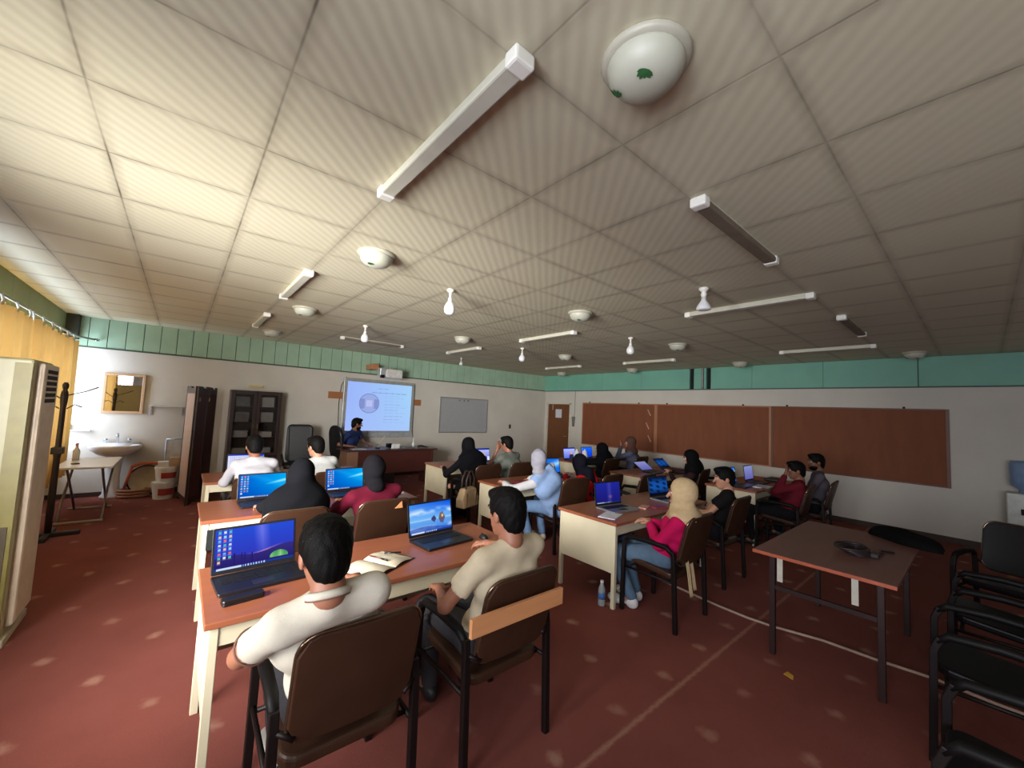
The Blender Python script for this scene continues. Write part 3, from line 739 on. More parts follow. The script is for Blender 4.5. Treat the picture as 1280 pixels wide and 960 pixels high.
MB().box(-.82, .82, -.30, .29, .64, .655).build('under_shelf', mat('dark_under_shelf', (60, 44, 36), .7), dk)
DESK = [(1.05, 2.45, 'desk nearest the camera in the left column, with open notebook on it'), (1.09, 4.19, 'second desk of the left column, in front of the black headscarf'),
        (1.17, 5.88, 'third desk of the left column, nearest the bookcase'), (3.93, 2.45, 'desk nearest the camera in the middle column, cream side above the bottle'),
        (4.06, 4.05, 'second desk of the middle column, beside the pale blue vest'), (4.20, 5.85, 'third desk of the middle column, beside the handbag'),
        (7.08, 2.38, 'desk nearest the camera in the right column with white paper'), (6.66, 3.82, 'second desk of the right column with two low laptop lids'),
        (6.95, 5.5, 'third desk of the right column, nearest the door')]
for i, (x, y, lb) in enumerate(DESK):
    o = dk if i == 0 else copy_tree(dk)
    o.location = (x, y, 0); o['label'] = lb
tag(MB().box(.235, .30, 3.815, 3.838, .53, .68).build('cable_box', M_dark, bevel=.004), 'small black box fixed to the side of the second left desk', 'box')

# empty table at right
t = thing('wooden_table', 'empty dark brown table with steel legs at right foreground', 'table', (4.11, .74, 0))
MB().box(-.74, .74, -.39, .39, .735, .76).build('tabletop', m_wood('dull_brown_laminate', (104, 66, 60), (124, 82, 74), 0, 3, .4, 8.), t, bevel=.003)
MB().box(-.742, -.738, -.39, .39, .737, .758).build('edge_band', mat('orange_edge_band', (170, 84, 56), .4), t)
M_tl = mat('dark_red_steel', (46, 28, 26), .45, .2)
for x in (-.60, .66):
    for y in (-.30, .30): MB().box(x - .018, x + .018, y - .018, y + .018, 0, .735).build('leg', M_tl, t, bevel=.003)
    MB().box(x - .01, x + .01, -.285, .285, .47, .50).build('cross_bar', M_tl, t)
MB().box(-.6, .66, -.01, .01, .70, .735).build('top_rail', M_tl, t)
for y in (-.2, .22): MB().box(-.66, -.655, y, y + .035, .55, .735).build('hanging_tag', mat('white_strip', (190, 184, 170), .6), t)

# ------------------------------------------------------------------ chairs
M_vinyl = mat('brown_vinyl', (58, 36, 24), .42, var=.15, scale=6, spec=.35)
M_frame = mat('dark_frame_steel', (22, 14, 13), .5, .1, spec=.25)
M_trim = mat('polished_trim', (120, 96, 78), .18, .85, var=.05)
def backpt(a, b_):
    """backrest surface: a across, b_ up from .50; leans back and curves gently"""
    return Vector((a, -.235 - .105 * (b_ / .42) + .35 * a * a, .50 + b_))
def make_chair(label, ms=M_vinyl):
    t = thing('arm_chair', label, 'chair', group='brown vinyl armchairs')
    s = rrect(.46, .45, .07)
    MB().prism(s, lambda a, b_: Vector((a, b_, .405 + .02 * (b_ / .2))), lambda a, b_: Vector((a, b_, .455 + .02 * (b_ / .2)))).build('seat', ms, t, bevel=.015, seg=3)
    s = [(a, b_ + .205) for a, b_ in rrect(.45, .41, .075, 8)]
    f0 = lambda a, b_: backpt(a, b_); f1 = lambda a, b_: backpt(a, b_) + Vector((0, -.035, 0))
    # curved panel: build as a grid of thin slabs so the curve shows
    b = MB(); n = 14; xs = [-.225 + .45 * k / n for k in range(n + 1)]
    def span(x):
        r = .075; dx = max(0, abs(x) - (.225 - r)); off = r - math.sqrt(max(0, r * r - dx * dx)); return off, .41 - off
    F = []; K = []
    for x in xs:
        lo, hi = span(x); zs = [lo + (hi - lo) * q / 4 for q in range(5)]
        F.append([b.b.verts.new(f0(x, z)) for z in zs]); K.append([b.b.verts.new(f1(x, z)) for z in zs])
    for i in range(n):
        for j in range(4):
            b.b.faces.new((F[i][j], F[i + 1][j], F[i + 1][j + 1], F[i][j + 1])); b.b.faces.new((K[i][j], K[i][j + 1], K[i + 1][j + 1], K[i + 1][j]))
        b.b.faces.new((F[i][0], K[i][0], K[i + 1][0], F[i + 1][0])); b.b.faces.new((F[i][4], F[i + 1][4], K[i + 1][4], K[i][4]))
    for i in (0, n):
        for j in range(4): b.b.faces.new((F[i][j], F[i][j + 1], K[i][j + 1], K[i][j]))
    bk = b.build('backrest', ms, t, smooth=False, bevel=.006)
    MB().tube([backpt(a, b_) + Vector((0, -.018, 0)) for a, b_ in s], .0085, n=6, closed=True).build('back_trim', M_trim, bk, smooth=True)
    for s_ in (-1, 1):
        X = s_ * .262
        MB().tube([(X, .235, 0), (X, .225, .56), (X, .20, .625)], .0165, square=True).build('leg', M_frame, t, bevel=.004)
        MB().tube([(X, -.26, 0), (X, -.235, .56), (X, -.225, .625)], .0165, square=True).build('leg', M_frame, t, bevel=.004)
        MB().tube([(X, .215, .60), (X, .17, .645), (X, 0, .655), (X, -.17, .645), (X, -.235, .60)], [.017, .022, .024, .022, .017], n=10).build('armrest', mat('black_arm_pad', (13, 10, 10), .55, spec=.2), t, smooth=True)
        MB().tube([(s_ * .20, -.265, .53), (s_ * .255, -.24, .56)], .011).build('back_bracket', M_frame, t, smooth=True)
        MB().tube([(X, -.24, .38), (X, .22, .38)], .011, n=6).build('seat_rail', M_frame, t, smooth=True)
    MB().tube([(-.25, .18, .385), (.25, .18, .385)], .011, n=6).build('stretcher', M_frame, t, smooth=True)
    MB().tube([(-.25, -.18, .385), (.25, -.18, .385)], .011, n=6).build('stretcher', M_frame, t, smooth=True)
    return t
ch0 = make_chair('brown chair nearest the camera holding the person in a white polo shirt')
CH = [(.60, 1.82, -.02, None), (1.37, 1.80, 0, 'brown chair with a wooden board nailed across its back, left column'),
      (.72, 3.57, 0, 'brown chair behind the nearest laptop, under the person in the black headscarf'), (1.385, 3.56, 0, 'brown chair with a torn corner under the person in maroon'),
      (.70, 5.2, 0, 'chair under the man in white shirt nearest the bookcase'), (1.38, 5.15, .1, 'chair under the man in white shirt beside the black office chair'),
      (3.40, 1.86, 0, 'brown chair under the person in the beige headscarf'), (4.62, 1.98, .0, 'brown chair under the man in black shirt with profile turned left'),
      (3.87, 3.58, -.1, 'chair with dark arm loop under the person in the pale blue vest'), (4.55, 3.55, 0, 'chair under the person in red with black headscarf'),
      (3.48, 4.92, 0, 'brown chair with beige handbag, under the person in black'), (4.15, 4.95, 0, 'chair under the man in grey shirt'),
      (6.42, 1.80, .05, 'chair under the man in dark red shirt'), (7.28, 1.72, .05, 'chair under the man in grey by the right wall, its back edge showing'),
      (6.52, 3.22, .1, 'chair under the person in dark brown coat'), (6.2, 4.75, 0, 'chair under the person in black veil near the door'),
      (7.2, 4.75, 0, 'chair under the person in brown headscarf by the pinboard'), (5.05, 3.35, .1, 'empty brown chair at the cream side of the second right desk'),
      (7.3, 3.15, 0, 'empty chair beside the person in dark brown coat')]
CHO = []
for i, (x, y, rz, lb) in enumerate(CH):
    o = ch0 if i == 0 else copy_tree(ch0)
    o.location = (x, y, 0); o.rotation_euler.z = rz
    if lb: o['label'] = lb
    CHO.append(o)
b = MB(); b.box(-.36, .20, -.405, -.385, .735, .815, Matrix.Rotation(0, 4, 'Y'))
b.build('repair_board', m_wood('raw_pine', (186, 124, 78), (206, 146, 98), 0, 4, .6), CHO[1], bevel=.002)
b = MB(); b.prism([(.06, .0), (.13, .0), (.12, .055)], lambda a, q: Vector((a, -.379, .84 + q)), lambda a, q: Vector((a, -.375, .84 + q)))
b.build('torn_patch', MC['raw_pine'], CHO[3])
# spare chairs along the back, black vinyl
M_bv = mat('black_vinyl', (15, 11, 14), .4, var=.1, spec=.2)
spare = make_chair('spare black chair at the bottom right, only its arm loop in view', M_bv); spare['group'] = 'spare black chairs at the right edge'
sp = [(2.36, -.10, 0, None), (3.40, -.02, .05, 'spare black chair second from the camera along the right edge'), (4.36, -.06, 0, 'spare black chair behind the right end of the empty table'),
      (5.35, -.12, math.radians(75), 'farthest spare black chair with shiny backrest, near the water cooler')]
for i, (x, y, rz, lb) in enumerate(sp):
    o = spare if i == 0 else copy_tree(spare)
    o.location = (x, y, 0); o.rotation_euler.z = rz
    if lb: o['label'] = lb

# water cooler
t = thing('water_cooler', 'white water cooler with blue jug at the right edge of the photo', 'water cooler', (9.02, -.36, 0))
MB().box(-.17, .17, -.17, .17, 0, .90).build('cooler_cabinet', mat('white_cooler', (206, 208, 200), .4), t, bevel=.012)
MB().lathe([(.05, .90), (.06, .95), (.13, 1.0), (.14, 1.05), (.137, 1.12), (.14, 1.2), (.138, 1.3), (.12, 1.34), (0, 1.345)], n=24).build('water_jug', mat('blue_jug_plastic', (118, 142, 176), .15, spec=.6), t, smooth=True)
MB().box(-.185, -.16, -.05, .05, .62, .70).build('tap_block', MC['black_gloss'], t, bevel=.004)

# ------------------------------------------------------------------ laptops
M_lap = mat('black_laptop', (20, 22, 28), .35, spec=.5)
M_lap2 = mat('silver_laptop', (150, 152, 160), .3, .6)
M_key = mat('key_black', (12, 13, 16), .5)
def taskbar(u, v, c, n=7):
    if v < .05:
        c = (30, 60, 150)
        if .03 < u < .32: c = (205, 222, 250)
        elif .34 < u < .62 and (u * 30) % 1 < .4: c = (190, 210, 250)
    return c
def icons(u, v, c, cols, rows, seed=0):
    cw, rh = .062, .105
    i, j = int((u - .02) / cw), int((.97 - v) / rh)
    if u > .02 and 0 <= i < cols and 0 <= j < rows - (i > 0) * 1:
        fu, fv = ((u - .02) / cw) % 1, ((.97 - v) / rh) % 1
        if .25 < fu < .75 and .12 < fv < .62:
            pal = [(225, 232, 245), (120, 190, 240), (240, 200, 170), (90, 200, 190), (235, 120, 120), (150, 220, 255)]
            return pal[(i * 3 + j * 5 + seed) % 6]
        if .15 < fu < .85 and .72 < fv < .86: return lerp(c, (230, 235, 255), .45)
    return c
def p_hero(u, v):
    c = lerp((0, 92, 205), (0, 168, 245), clamp(u * 1.1)); c = lerp(c, (0, 60, 170), clamp(1.0 - v * 1.6) * .5)
    d = v - (.62 + .35 * (u - .75)); 
    if u > .52: c = lerp(c, (200, 245, 255), clamp(1 - abs(d) / (.03 + .16 * (u - .5))) * clamp((u - .52) * 3.2) * .9)
    d = v - (.5 - .75 * (u - .9)); c = lerp(c, (60, 205, 255), clamp(1 - abs(d) / .2) * .25)
    return taskbar(u, v, icons(u, v, c, 3, 8, 1))
def p_tent(u, v):
    c = lerp((52, 50, 178), (40, 78, 215), v); c = lerp(c, (130, 130, 240), clamp(1 - abs(u - .56 - .05 * (1 - v)) / .11) * clamp(v * 1.2) * .75)
    hz = .30 + .03 * math.sin(u * 9) + .10 * clamp((u - .45) * 2)
    if v < hz + .04: c = lerp(c, (230, 160, 190), clamp(1 - abs(v - hz) / .05) * clamp(1 - abs(u - .62) / .25) * .9)
    if v < hz: c = lerp((38, 30, 110), (60, 50, 130), v * 2)
    if v < hz + .05 and math.sin(u * 60) + math.sin(u * 143) > 1.2 and .2 < u < .5: c = (36, 30, 110)
    r = ((u - .80) / .125) ** 2 + ((v - .10) / .16) ** 2
    if r < 1 and v > .09: c = lerp((150, 215, 130), (60, 140, 90), abs(math.sin((u - .70) * 26)) * .6 + .3 * r)
    return taskbar(u, v, icons(u, v, c, 3, 8, 3))
def p_beach(u, v):
    vv = v if v > .42 else .84 - v
    c = lerp((120, 190, 250), (10, 80, 225), clamp((vv - .42) * 1.7) * (.5 + .5 * u))
    n = math.sin(u * 7 + vv * 9) + math.sin(u * 13 - vv * 17) * .6 + math.sin(u * 31 + vv * 23) * .3
    band = clamp(1 - abs(vv - (.68 + .22 * u - .25 * u * u)) / .16) * clamp(.55 + .6 * n); c = lerp(c, (225, 238, 255), band * .9)
    if abs(v - .42) < .03: c = lerp(c, (190, 215, 245), .6)
    if v < .42: c = lerp(c, (70, 120, 210), .3)
    def isle(cx, w_, h_, col):
        nonlocal c
        k = abs(u - cx) / w_
        if k < 1:
            top = h_ * (1 - k ** 1.7) * (1 + .15 * math.sin(u * 90))
            if 0 < v - .42 < top: c = col
            elif -top * .95 < v - .42 <= 0: c = lerp(col, (60, 80, 160), .45)
    isle(.76, .085, .21, (120, 100, 90)); isle(.56, .065, .11, (62, 60, 100))
    if ((u - .775) / .025) ** 2 + ((v - .49) / .05) ** 2 < 1: c = (235, 200, 150)
    if v < .16 + .05 * math.sin(u * 5): c = lerp(c, (30, 50, 150), .5)
    return taskbar(u, v, c)
def p_doc(u, v):
    c = (225, 228, 255)
    if u < .72:
        if (v * 16) % 1 < .35 and u > .05 and math.sin(u * 120) > -.6 and .12 < v < .88: c = (150, 155, 220)
    elif u < 1: c = (30, 70, 255) if v > .15 else (60, 50, 170)
    if v > .93: c = (40, 60, 220)
    return c
def p_call(u, v):
    c = lerp((95, 110, 225), (190, 200, 255), v)
    r = ((u - .68) / .10) ** 2 + ((v - .52) / .17) ** 2
    if r < 1: c = (215, 170, 150)
    elif ((u - .68) / .22) ** 2 + ((v - .12) / .28) ** 2 < 1: c = (45, 40, 90)
    if u > .86 and v < .35: c = (220, 225, 255)
    if v > .92: c = (30, 50, 190)
    return c
def p_blue(u, v): return taskbar(u, v, icons(u, v, lerp((10, 50, 210), (20, 110, 255), v), 1, 6))
def p_cyan(u, v): return lerp((20, 110, 230), (170, 215, 250), clamp(1 - abs(v - .2 - u * .5) * 3))
def p_dark(u, v):
    c = lerp((12, 22, 60), (30, 100, 200), clamp(math.sin(v * 3.1) * 1.1)); n = math.sin(u * 17) + math.sin(v * 23 + u * 8)
    return lerp(c, (10, 20, 50), clamp(n * .4)) if v > .08 else (10, 14, 36)
def p_pale(u, v): return lerp((120, 120, 215), (170, 180, 245), v)
def p_night(u, v):
    c = lerp((36, 34, 140), (42, 52, 190), v); c = lerp(c, (110, 110, 225), clamp(1 - abs(u - .55) / .12) * .5)
    c = lerp(c, (200, 120, 170), clamp(1 - ((u - .58) ** 2 + (v - .3) ** 2) / .01) * .6)
    return taskbar(u, v, c)
M_scr_hi = m_screen('screen_light', 1.0)
M_scr_dim = m_screen('screen_light_dim', .6)
def laptop(loc, rz, label, paint, tilt=14, silver=False, w_=.365, res=(64, 40), ms=None):
    t = thing('laptop', label, 'laptop', loc, rz, 'open laptops on the desks'); h = w_ / 2
    body = M_lap2 if silver else M_lap
    s = rrect(w_, .25, .012, 3)
    MB().prism([(a, b_ - .125) for a, b_ in s], lambda a, b_: Vector((a, b_, .002)), lambda a, b_: Vector((a, b_, .019))).build('base', body, t, bevel=.003)
    b = MB()
    for r in range(5):
        for c in range(13): x = -h + .03 + c * (w_ - .06) / 13; y = -.045 - r * .019; b.box(x, x + (w_ - .06) / 13 - .003, y - .015, y, .018, .0212)
    b.build('keyboard', M_key, t)
    MB().box(-.05, .05, -.225, -.165, .0185, .0202).build('touchpad', M_key if silver else mat('pad_grey', (34, 36, 42), .3), t)
    a = math.radians(tilt); Mx = Matrix.Translation((0, -.004, .02)) @ Matrix.Rotation(-a, 4, 'X')
    s = rrect(w_, .235, .01, 3)
    MB().prism([(p, q + .1195) for p, q in s], lambda p, q: Mx @ Vector((p, 0, q)), lambda p, q: Mx @ Vector((p, .007, q))).build('lid', M_lap, t, bevel=.002)
    display('display', paint, lambda u, v: Mx @ Vector((-h + .012 + (w_ - .024) * u, -.0015, .022 + .203 * v)), res[0], res[1], ms or M_scr_hi, t)
    return t
LZ = .75
laptop((.39, 2.60, LZ), .07, 'black laptop with night tent wallpaper, nearest the camera', p_tent, 12, w_=.40, res=(160, 90))
laptop((1.49, 2.62, LZ), .10, 'black laptop with blue beach and sea rock wallpaper', p_beach, 12, w_=.385, res=(160, 90))
laptop((.66, 4.36, LZ), .02, 'black laptop with bright blue desktop left of the black headscarf', p_hero, 10, w_=.40, res=(110, 64))
laptop((1.42, 4.40, LZ), .02, 'black laptop with bright blue desktop left of the person in maroon', p_hero, 10, w_=.40, res=(110, 64))
laptop((.695, 5.98, LZ), .0, 'laptop with a white document in front of the man nearest the bookcase', p_doc, 12, w_=.40)
laptop((4.20, 5.80, LZ), .0, 'laptop showing a video call between the person in black and the man in grey', p_call, 10, w_=.42)
laptop((4.44, 4.28, LZ), -.15, 'small cyan laptop screen right of the grey headscarf', p_cyan, 12)
laptop((3.52, 2.54, LZ), -.12, 'silver-edged laptop with dark blue screen on the middle desk', p_night, 8, True, .38, (96, 60), M_scr_dim)
laptop((4.46, 2.50, LZ), -.12, 'laptop with blue screen left of the beige headscarf', p_dark, 10, True, .36, (80, 50), M_scr_dim)
laptop((6.47, 2.46, LZ), 0, 'laptop with cyan screen half hidden behind the man in black shirt', p_cyan, 10)
laptop((7.12, 2.44, LZ), 0, 'laptop with violet screen near the white paper on the right desk', p_pale, 8, ms=M_scr_dim)
laptop((6.42, 3.82, LZ), 0, 'laptop with its pale blue lid tipped far back on the second right desk', p_pale, 56, ms=M_scr_dim)
laptop((7.10, 3.86, LZ), 0, 'laptop with dark blue lid tipped far back near the pinboard', p_dark, 48, ms=M_scr_dim)
laptop((6.24, 5.50, LZ), 0, 'laptop with white-violet screen near the brown door', p_call, 8)
laptop((6.80, 5.50, LZ), 0, 'laptop with plain blue screen near the brown door', p_blue, 8)

# ------------------------------------------------------------------ small things on desks and floor
b = MB(); b.prism(rrect(.17, .055, .012), lambda a, q: Vector((a, q, 0)), lambda a, q: Vector((a, q, .028)))
o = b.build('pencil_case', mat('black_case', (16, 16, 20), .4), bevel=.006); o.location = (.30, 2.26, .75); o.rotation_euler.z = .12
tag(o, 'black narrow case lying in front of the nearest laptop', 'case')
t = thing('open_notebook', 'open cream notebook on the near desk between the two laptops', 'notebook', (.98, 2.33, .75), .5)
MB().box(-.19, .19, -.125, .125, 0, .004).build('cover', mat('dark_cover', (60, 40, 36), .6), t)
for s_ in (-1, 1):
    b = MB(); b.grid(lambda u, v: Vector((s_ * (.003 + .175 * u), -.118 + .236 * v, .006 + .016 * math.sin(PI * min(1, u * 1.15)) * (1 - .5 * u))), 12, 2)
    b.build('page_block', mat('cream_page', (222, 210, 186), .7, var=.04), t, smooth=True, solid=.004)
t = thing('pen', 'dark red pen lying across the open cream notebook', 'pen', (.99, 2.37, .777), 2.0)
MB().tube([(-.07, 0, 0), (.06, 0, 0), (.075, 0, 0)], [.0045, .0045, .001]).build('barrel', mat('dark_red_barrel', (90, 28, 30), .3), t, smooth=True)
MB().tube([(-.075, 0, 0), (-.03, 0, 0)], .0055).build('cap', MC['black_gloss'], t, smooth=True)
t = thing('pen', 'short dark pen at the far right edge of the open notebook', 'pen', (1.10, 2.41, .775), -.4)
MB().tube([(-.05, 0, 0), (.05, 0, 0)], .005).build('barrel', MC['black_gloss'], t, smooth=True)
def mouse(loc, rz, label, c='black_plastic'):
    t = thing('computer_mouse', label, 'mouse', loc, rz)
    MB().lathe([(0, .03), (.02, .028), (.04, .016), (.045, .002), (0, 0)], sy=.62, n=20).build('mouse_body', MC[c], t, smooth=True)
    MB().box(.012, .028, -.003, .003, .024, .031).build('wheel', MC['black_gloss'], t)
mouse((1.80, 2.40, .75), 1.5, 'black computer mouse at the right end of the near desk')
o = MB().box(-.12, .12, -.08, .08, 0, .006).build('paper_sheet', MC['pale_paper']); o.location = (3.22, 2.30, .75); o.rotation_euler.z = .3
tag(o, 'violet-lit paper sheet at the near left corner of the middle desk', 'paper')
b = MB(); b.prism(rrect(.17, .085, .012), lambda a, q: Vector((a, q, 0)), lambda a, q: Vector((a, q, .012)))
o = b.build('mobile_phone', mat('pink_case', (206, 140, 128), .3), bevel=.003); o.location = (3.84, 2.32, .75); o.rotation_euler.z = .3
tag(o, 'pink phone lying between the two laptops on the middle desk', 'phone')
b = MB(); b.prism(rrect(.16, .08, .01), lambda a, q: Vector((a, q, 0)), lambda a, q: Vector((a, q, .012)))
o = b.build('mobile_phone', mat('red_case', (150, 50, 46), .3), bevel=.003); o.location = (3.98, 2.22, .75); o.rotation_euler.z = -.4
tag(o, 'red phone beside the pink phone on the middle desk', 'phone')
o = MB().box(-.15, .15, -.1, .1, 0, .012).build('paper_pad', mat('pale_paper', (205, 205, 215), .8)); o.location = (6.72, 2.12, .75); o.rotation_euler.z = .1
tag(o, 'white paper pad at the near left of the right desk', 'paper')
b = MB(); b.box(-.16, .16, -.1, .1, 0, .05)
o = b.build('dark_bag_on_desk', MC['black_case'], bevel=.02, seg=3); o.location = (7.65, 2.25, .75); tag(o, 'low black bag on the right desk before the man in dark red', 'bag')
o = MB().box(-.13, .13, -.09, .09, 0, .02).build('white_book', mat('white_book_cover', (196, 190, 184), .6), bevel=.002); o.location = (6.9, 3.56, .75)
tag(o, 'white book on the second right desk beside the dark laptop lid', 'book')
for x, y, lb in ((5.98, 5.33, 'left of two white upright containers by the brown door'), (6.03 + .1, 5.25, 'right of two white upright containers by the brown door')):
    t = thing('white_container', lb, 'container', (x + .28, y - .0, .75), 0, 'white containers by the door')
    MB().lathe([(0, 0), (.055, 0), (.06, .12), (.045, .2), (.02, .22), (0, .22)], n=16).build('container_body', M_cer, t, smooth=True)
    MB().lathe([(.02, .215), (.02, .24), (0, .24)], n=12).build('cap', M_cer, t, smooth=True)
o = MB().box(-.12, .16, -.1, .09, 0, .05).build('red_pouch', mat('crimson_cloth', (120, 28, 46), .7), bevel=.02, seg=3); o.location = (3.50, 3.86, .75); tag(o, 'crimson pouch on the second middle desk beside the white sleeve', 'pouch')
o = MB().box(-.08, .08, -.05, .05, 0, .012).build('white_note', MC['pale_paper']); o.location = (1.86, 4.12, .75); tag(o, 'white slip of paper at the right end of the second left desk', 'paper')
t = thing('water_bottle', 'clear plastic water bottle on the carpet by the middle desk leg', 'bottle', (3.04, 2.24, 0))
MB().lathe([(0, 0), (.03, 0), (.032, .01), (.032, .06), (.03, .1), (.032, .14), (.016, .185), (.013, .2), (0, .2)], n=18).build('bottle_body', mat('clear_blue_plastic', (150, 156, 160), .12, spec=.8), t, smooth=True)
MB().lathe([(.0145, .198), (.0145, .216), (0, .216)], n=12).build('cap', mat('white_plastic', (225, 225, 220), .4), t)
MB().lathe([(.0325, .06), (.0325, .115)], n=18).build('label', mat('blue_label', (70, 110, 170), .5), t, smooth=True)
# handbag hanging on the chair
t = thing('handbag', 'beige handbag hanging on the chair of the person in black', 'handbag', (3.14, 4.60, .36), math.radians(20))
b = MB(); P = [(-.17, 0), (.17, 0), (.19, .12), (.13, .26), (-.13, .26), (-.19, .12)]
b.prism(P, lambda a, q: Vector((a, -.075 + .1 * q, q)), lambda a, q: Vector((a, .075 - .1 * q, q))); b.build('bag_body', mat('beige_leather', (186, 160, 124), .5), t, bevel=.025, seg=3)
for y in (-.035, .035): MB().tube([(-.10, y, .22), (-.09, y, .38), (-.03, y, .48), (.03, y, .48), (.09, y, .38), (.10, y, .22)], .012).build('strap', mat('brown_strap', (66, 48, 38), .5), t, smooth=True)
for x in (-.10, .10): MB().lathe([(0, -.008), (.012, -.008), (.012, 0), (0, 0)], c=(0, 0, 0), M=Matrix.Translation((x, -.066, .17)) @ Matrix.Rotation(-PI / 2, 4, 'X'), n=12).build('stud', M_chr, t)
for x in (-.1, .1): MB().box(x - .012, x + .012, -.072, -.055, .02, .2).build('bag_strap_tab', mat('tan_leather', (140, 104, 76), .5), t, bevel=.003)
# floor cable
tag(MB().tube([(4.02, 2.35, .011), (3.97, 1.95, .011), (3.92, 1.6, .011), (3.91, 1.35, .011), (3.935, 1.159, .011), (4.03, .85, .011), (4.05, .53, .011), (4.10, .25, .011), (4.07, .0, .011), (4.08, -.3, .011), (4.0, -1.0, .011)], .011, n=6).build('floor_cable', mat('pale_cable', (166, 140, 122), .6), smooth=True),
    'pale cable snaking over the carpet under the empty table', 'cable')
tag(MB().prism([(0, 0), (.05, .01), (.07, .05), (.02, .06)], lambda a, q: Vector((3.27 + a, .85 + q, .002)), lambda a, q: Vector((3.27 + a, .85 + q, .006))).build('yellow_scrap', mat('yellow_paper', (200, 150, 50), .7)), 'small yellow scrap lying on the carpet', 'scrap')
# things on the empty table
t = thing('black_bag', 'flat black shoulder bag slumped on the far corner of the empty table', 'bag', (4.72, .42, .76), math.radians(62))
def blob(u, v):
    a = 2 * PI * u; r = math.sin(PI * min(v * .5 + .5, 1)) if False else math.cos(PI / 2 * v)
    k = 1 + .10 * math.sin(3 * a + 1) + .06 * math.sin(5 * a)
    return Vector((.25 * k * r ** .6 * math.cos(a), .12 * k * r ** .6 * math.sin(a), .095 * math.sin(PI / 2 * v) * (1 + .15 * math.cos(a))))
b = MB(); b.grid(blob, 36, 10); bmesh.ops.remove_doubles(b.b, verts=b.b.verts, dist=.0005); b.build('bag_body', mat('black_nylon', (9, 8, 9), .8, spec=.1), t, smooth=True)
MB().tube([(-.2, -.02, .02), (-.1, -.14, .02), (.1, -.15, .015), (.2, -.04, .03)], .012).build('strap', MC['black_nylon'], t, smooth=True)
t = thing('cable_coil', 'dark coiled cable lying on the empty table', 'cable', (3.95, .62, .76))
b = MB()
for k in range(4):
    rr = .085 + .012 * k
    b.tube([(rr * math.cos(a) * (1 + .1 * math.sin(2 * a + k)), rr * .8 * math.sin(a) + .012 * k, .010 + .012 * k) for a in np.linspace(0, 2 * PI, 28, endpoint=False)], .009, n=6, closed=True)
b.tube([(.06, -.06, .012), (.14, -.12, .012), (.22, -.1, .01), (.26, -.17, .01)], .008); b.build('coil', mat('dark_cable', (40, 28, 30), .5), t, smooth=True)
MB().box(-.03, .05, -.12, -.07, 0, .035).build('plug', mat('dark_plug', (34, 24, 26), .4), t, bevel=.008)

# ------------------------------------------------------------------ people: implicit surfaces meshed with surface nets
def surfnet(f, lo, hi, h):
    lo = np.array(lo, np.float32); hi = np.array(hi, np.float32); n = np.ceil((hi - lo) / h).astype(int) + 1
    ax = [lo[i] + h * np.arange(n[i], dtype=np.float32) for i in range(3)]
    G3 = np.meshgrid(*ax, indexing='ij'); P = np.stack(G3, -1).reshape(-1, 3)
    V = f(P).reshape(n).astype(np.float32)
    V[0] = V[-1] = 1; V[:, 0] = V[:, -1] = 1; V[:, :, 0] = V[:, :, -1] = 1
    s = V < 0
    def c(a, dx, dy, dz): return a[dx:a.shape[0] - 1 + dx, dy:a.shape[1] - 1 + dy, dz:a.shape[2] - 1 + dz]
    cnt = np.zeros(tuple(n - 1), np.float32); pos = np.zeros(tuple(n - 1) + (3,), np.float32)
    for d in range(3):
        for a in (0, 1):
            for b_ in (0, 1):
                o0 = [0, 0, 0]; o1 = [0, 0, 0]; oth = [i for i in range(3) if i != d]
                o0[oth[0]] = o1[oth[0]] = a; o0[oth[1]] = o1[oth[1]] = b_; o1[d] = 1
                v0, v1 = c(V, *o0), c(V, *o1); m = (v0 < 0) != (v1 < 0)
                t = np.where(m, v0 / np.where(np.abs(v0 - v1) < 1e-9, 1, v0 - v1), 0)
                cnt += m
                for k in range(3): pos[..., k] += np.where(m, (t if k == d else o0[k]), 0)
    act = cnt > 0
    idx = -np.ones(act.shape, int); I = np.argwhere(act); idx[act] = np.arange(len(I))
    vv = lo + h * (I + pos[act] / cnt[act][:, None])
    quads = []
    for d in range(3):
        e1, e2 = [i for i in range(3) if i != d]
        sl0 = [slice(1, -1)] * 3; sl1 = [slice(1, -1)] * 3; sl0[d] = slice(0, n[d] - 1); sl1[d] = slice(1, n[d])
        a, b_ = s[tuple(sl0)], s[tuple(sl1)]
        E = np.argwhere(a != b_); 
        if not len(E): continue
        off = np.ones(3, int); off[d] = 0; E = E + off
        fl = s[tuple(E.T)]
        def g(q1, q2):
            C = E.copy(); C[:, e1] -= q1; C[:, e2] -= q2; return idx[tuple(C.T)]
        Q = np.stack([g(0, 0), g(1, 0), g(1, 1), g(0, 1)], -1)
        fl = fl if d != 1 else ~fl
        Q[~fl] = Q[~fl][:, ::-1]
        quads.append(Q)
    return vv, np.concatenate(quads)
def smin(a, b_, k): h = np.clip(.5 + .5 * (b_ - a) / k, 0, 1); return b_ * (1 - h) + a * h - k * h * (1 - h)
def cap(P, a, b_, ra, rb=None):
    rb = ra if rb is None else rb; a = np.asarray(a, np.float32); b_ = np.asarray(b_, np.float32)
    d = b_ - a; t = np.clip(((P - a) @ d) / max(1e-8, d @ d), 0, 1); return np.linalg.norm(P - a - t[:, None] * d, axis=1) - (ra + (rb - ra) * t)
def ell(P, c, r, R_=None):
    q = P - np.asarray(c, np.float32)
    if R_ is not None: q = q @ R_
    r = np.asarray(r, np.float32); k0 = np.linalg.norm(q / r, axis=1); k1 = np.linalg.norm(q / (r * r), axis=1); return k0 * (k0 - 1) / np.maximum(k1, 1e-6)
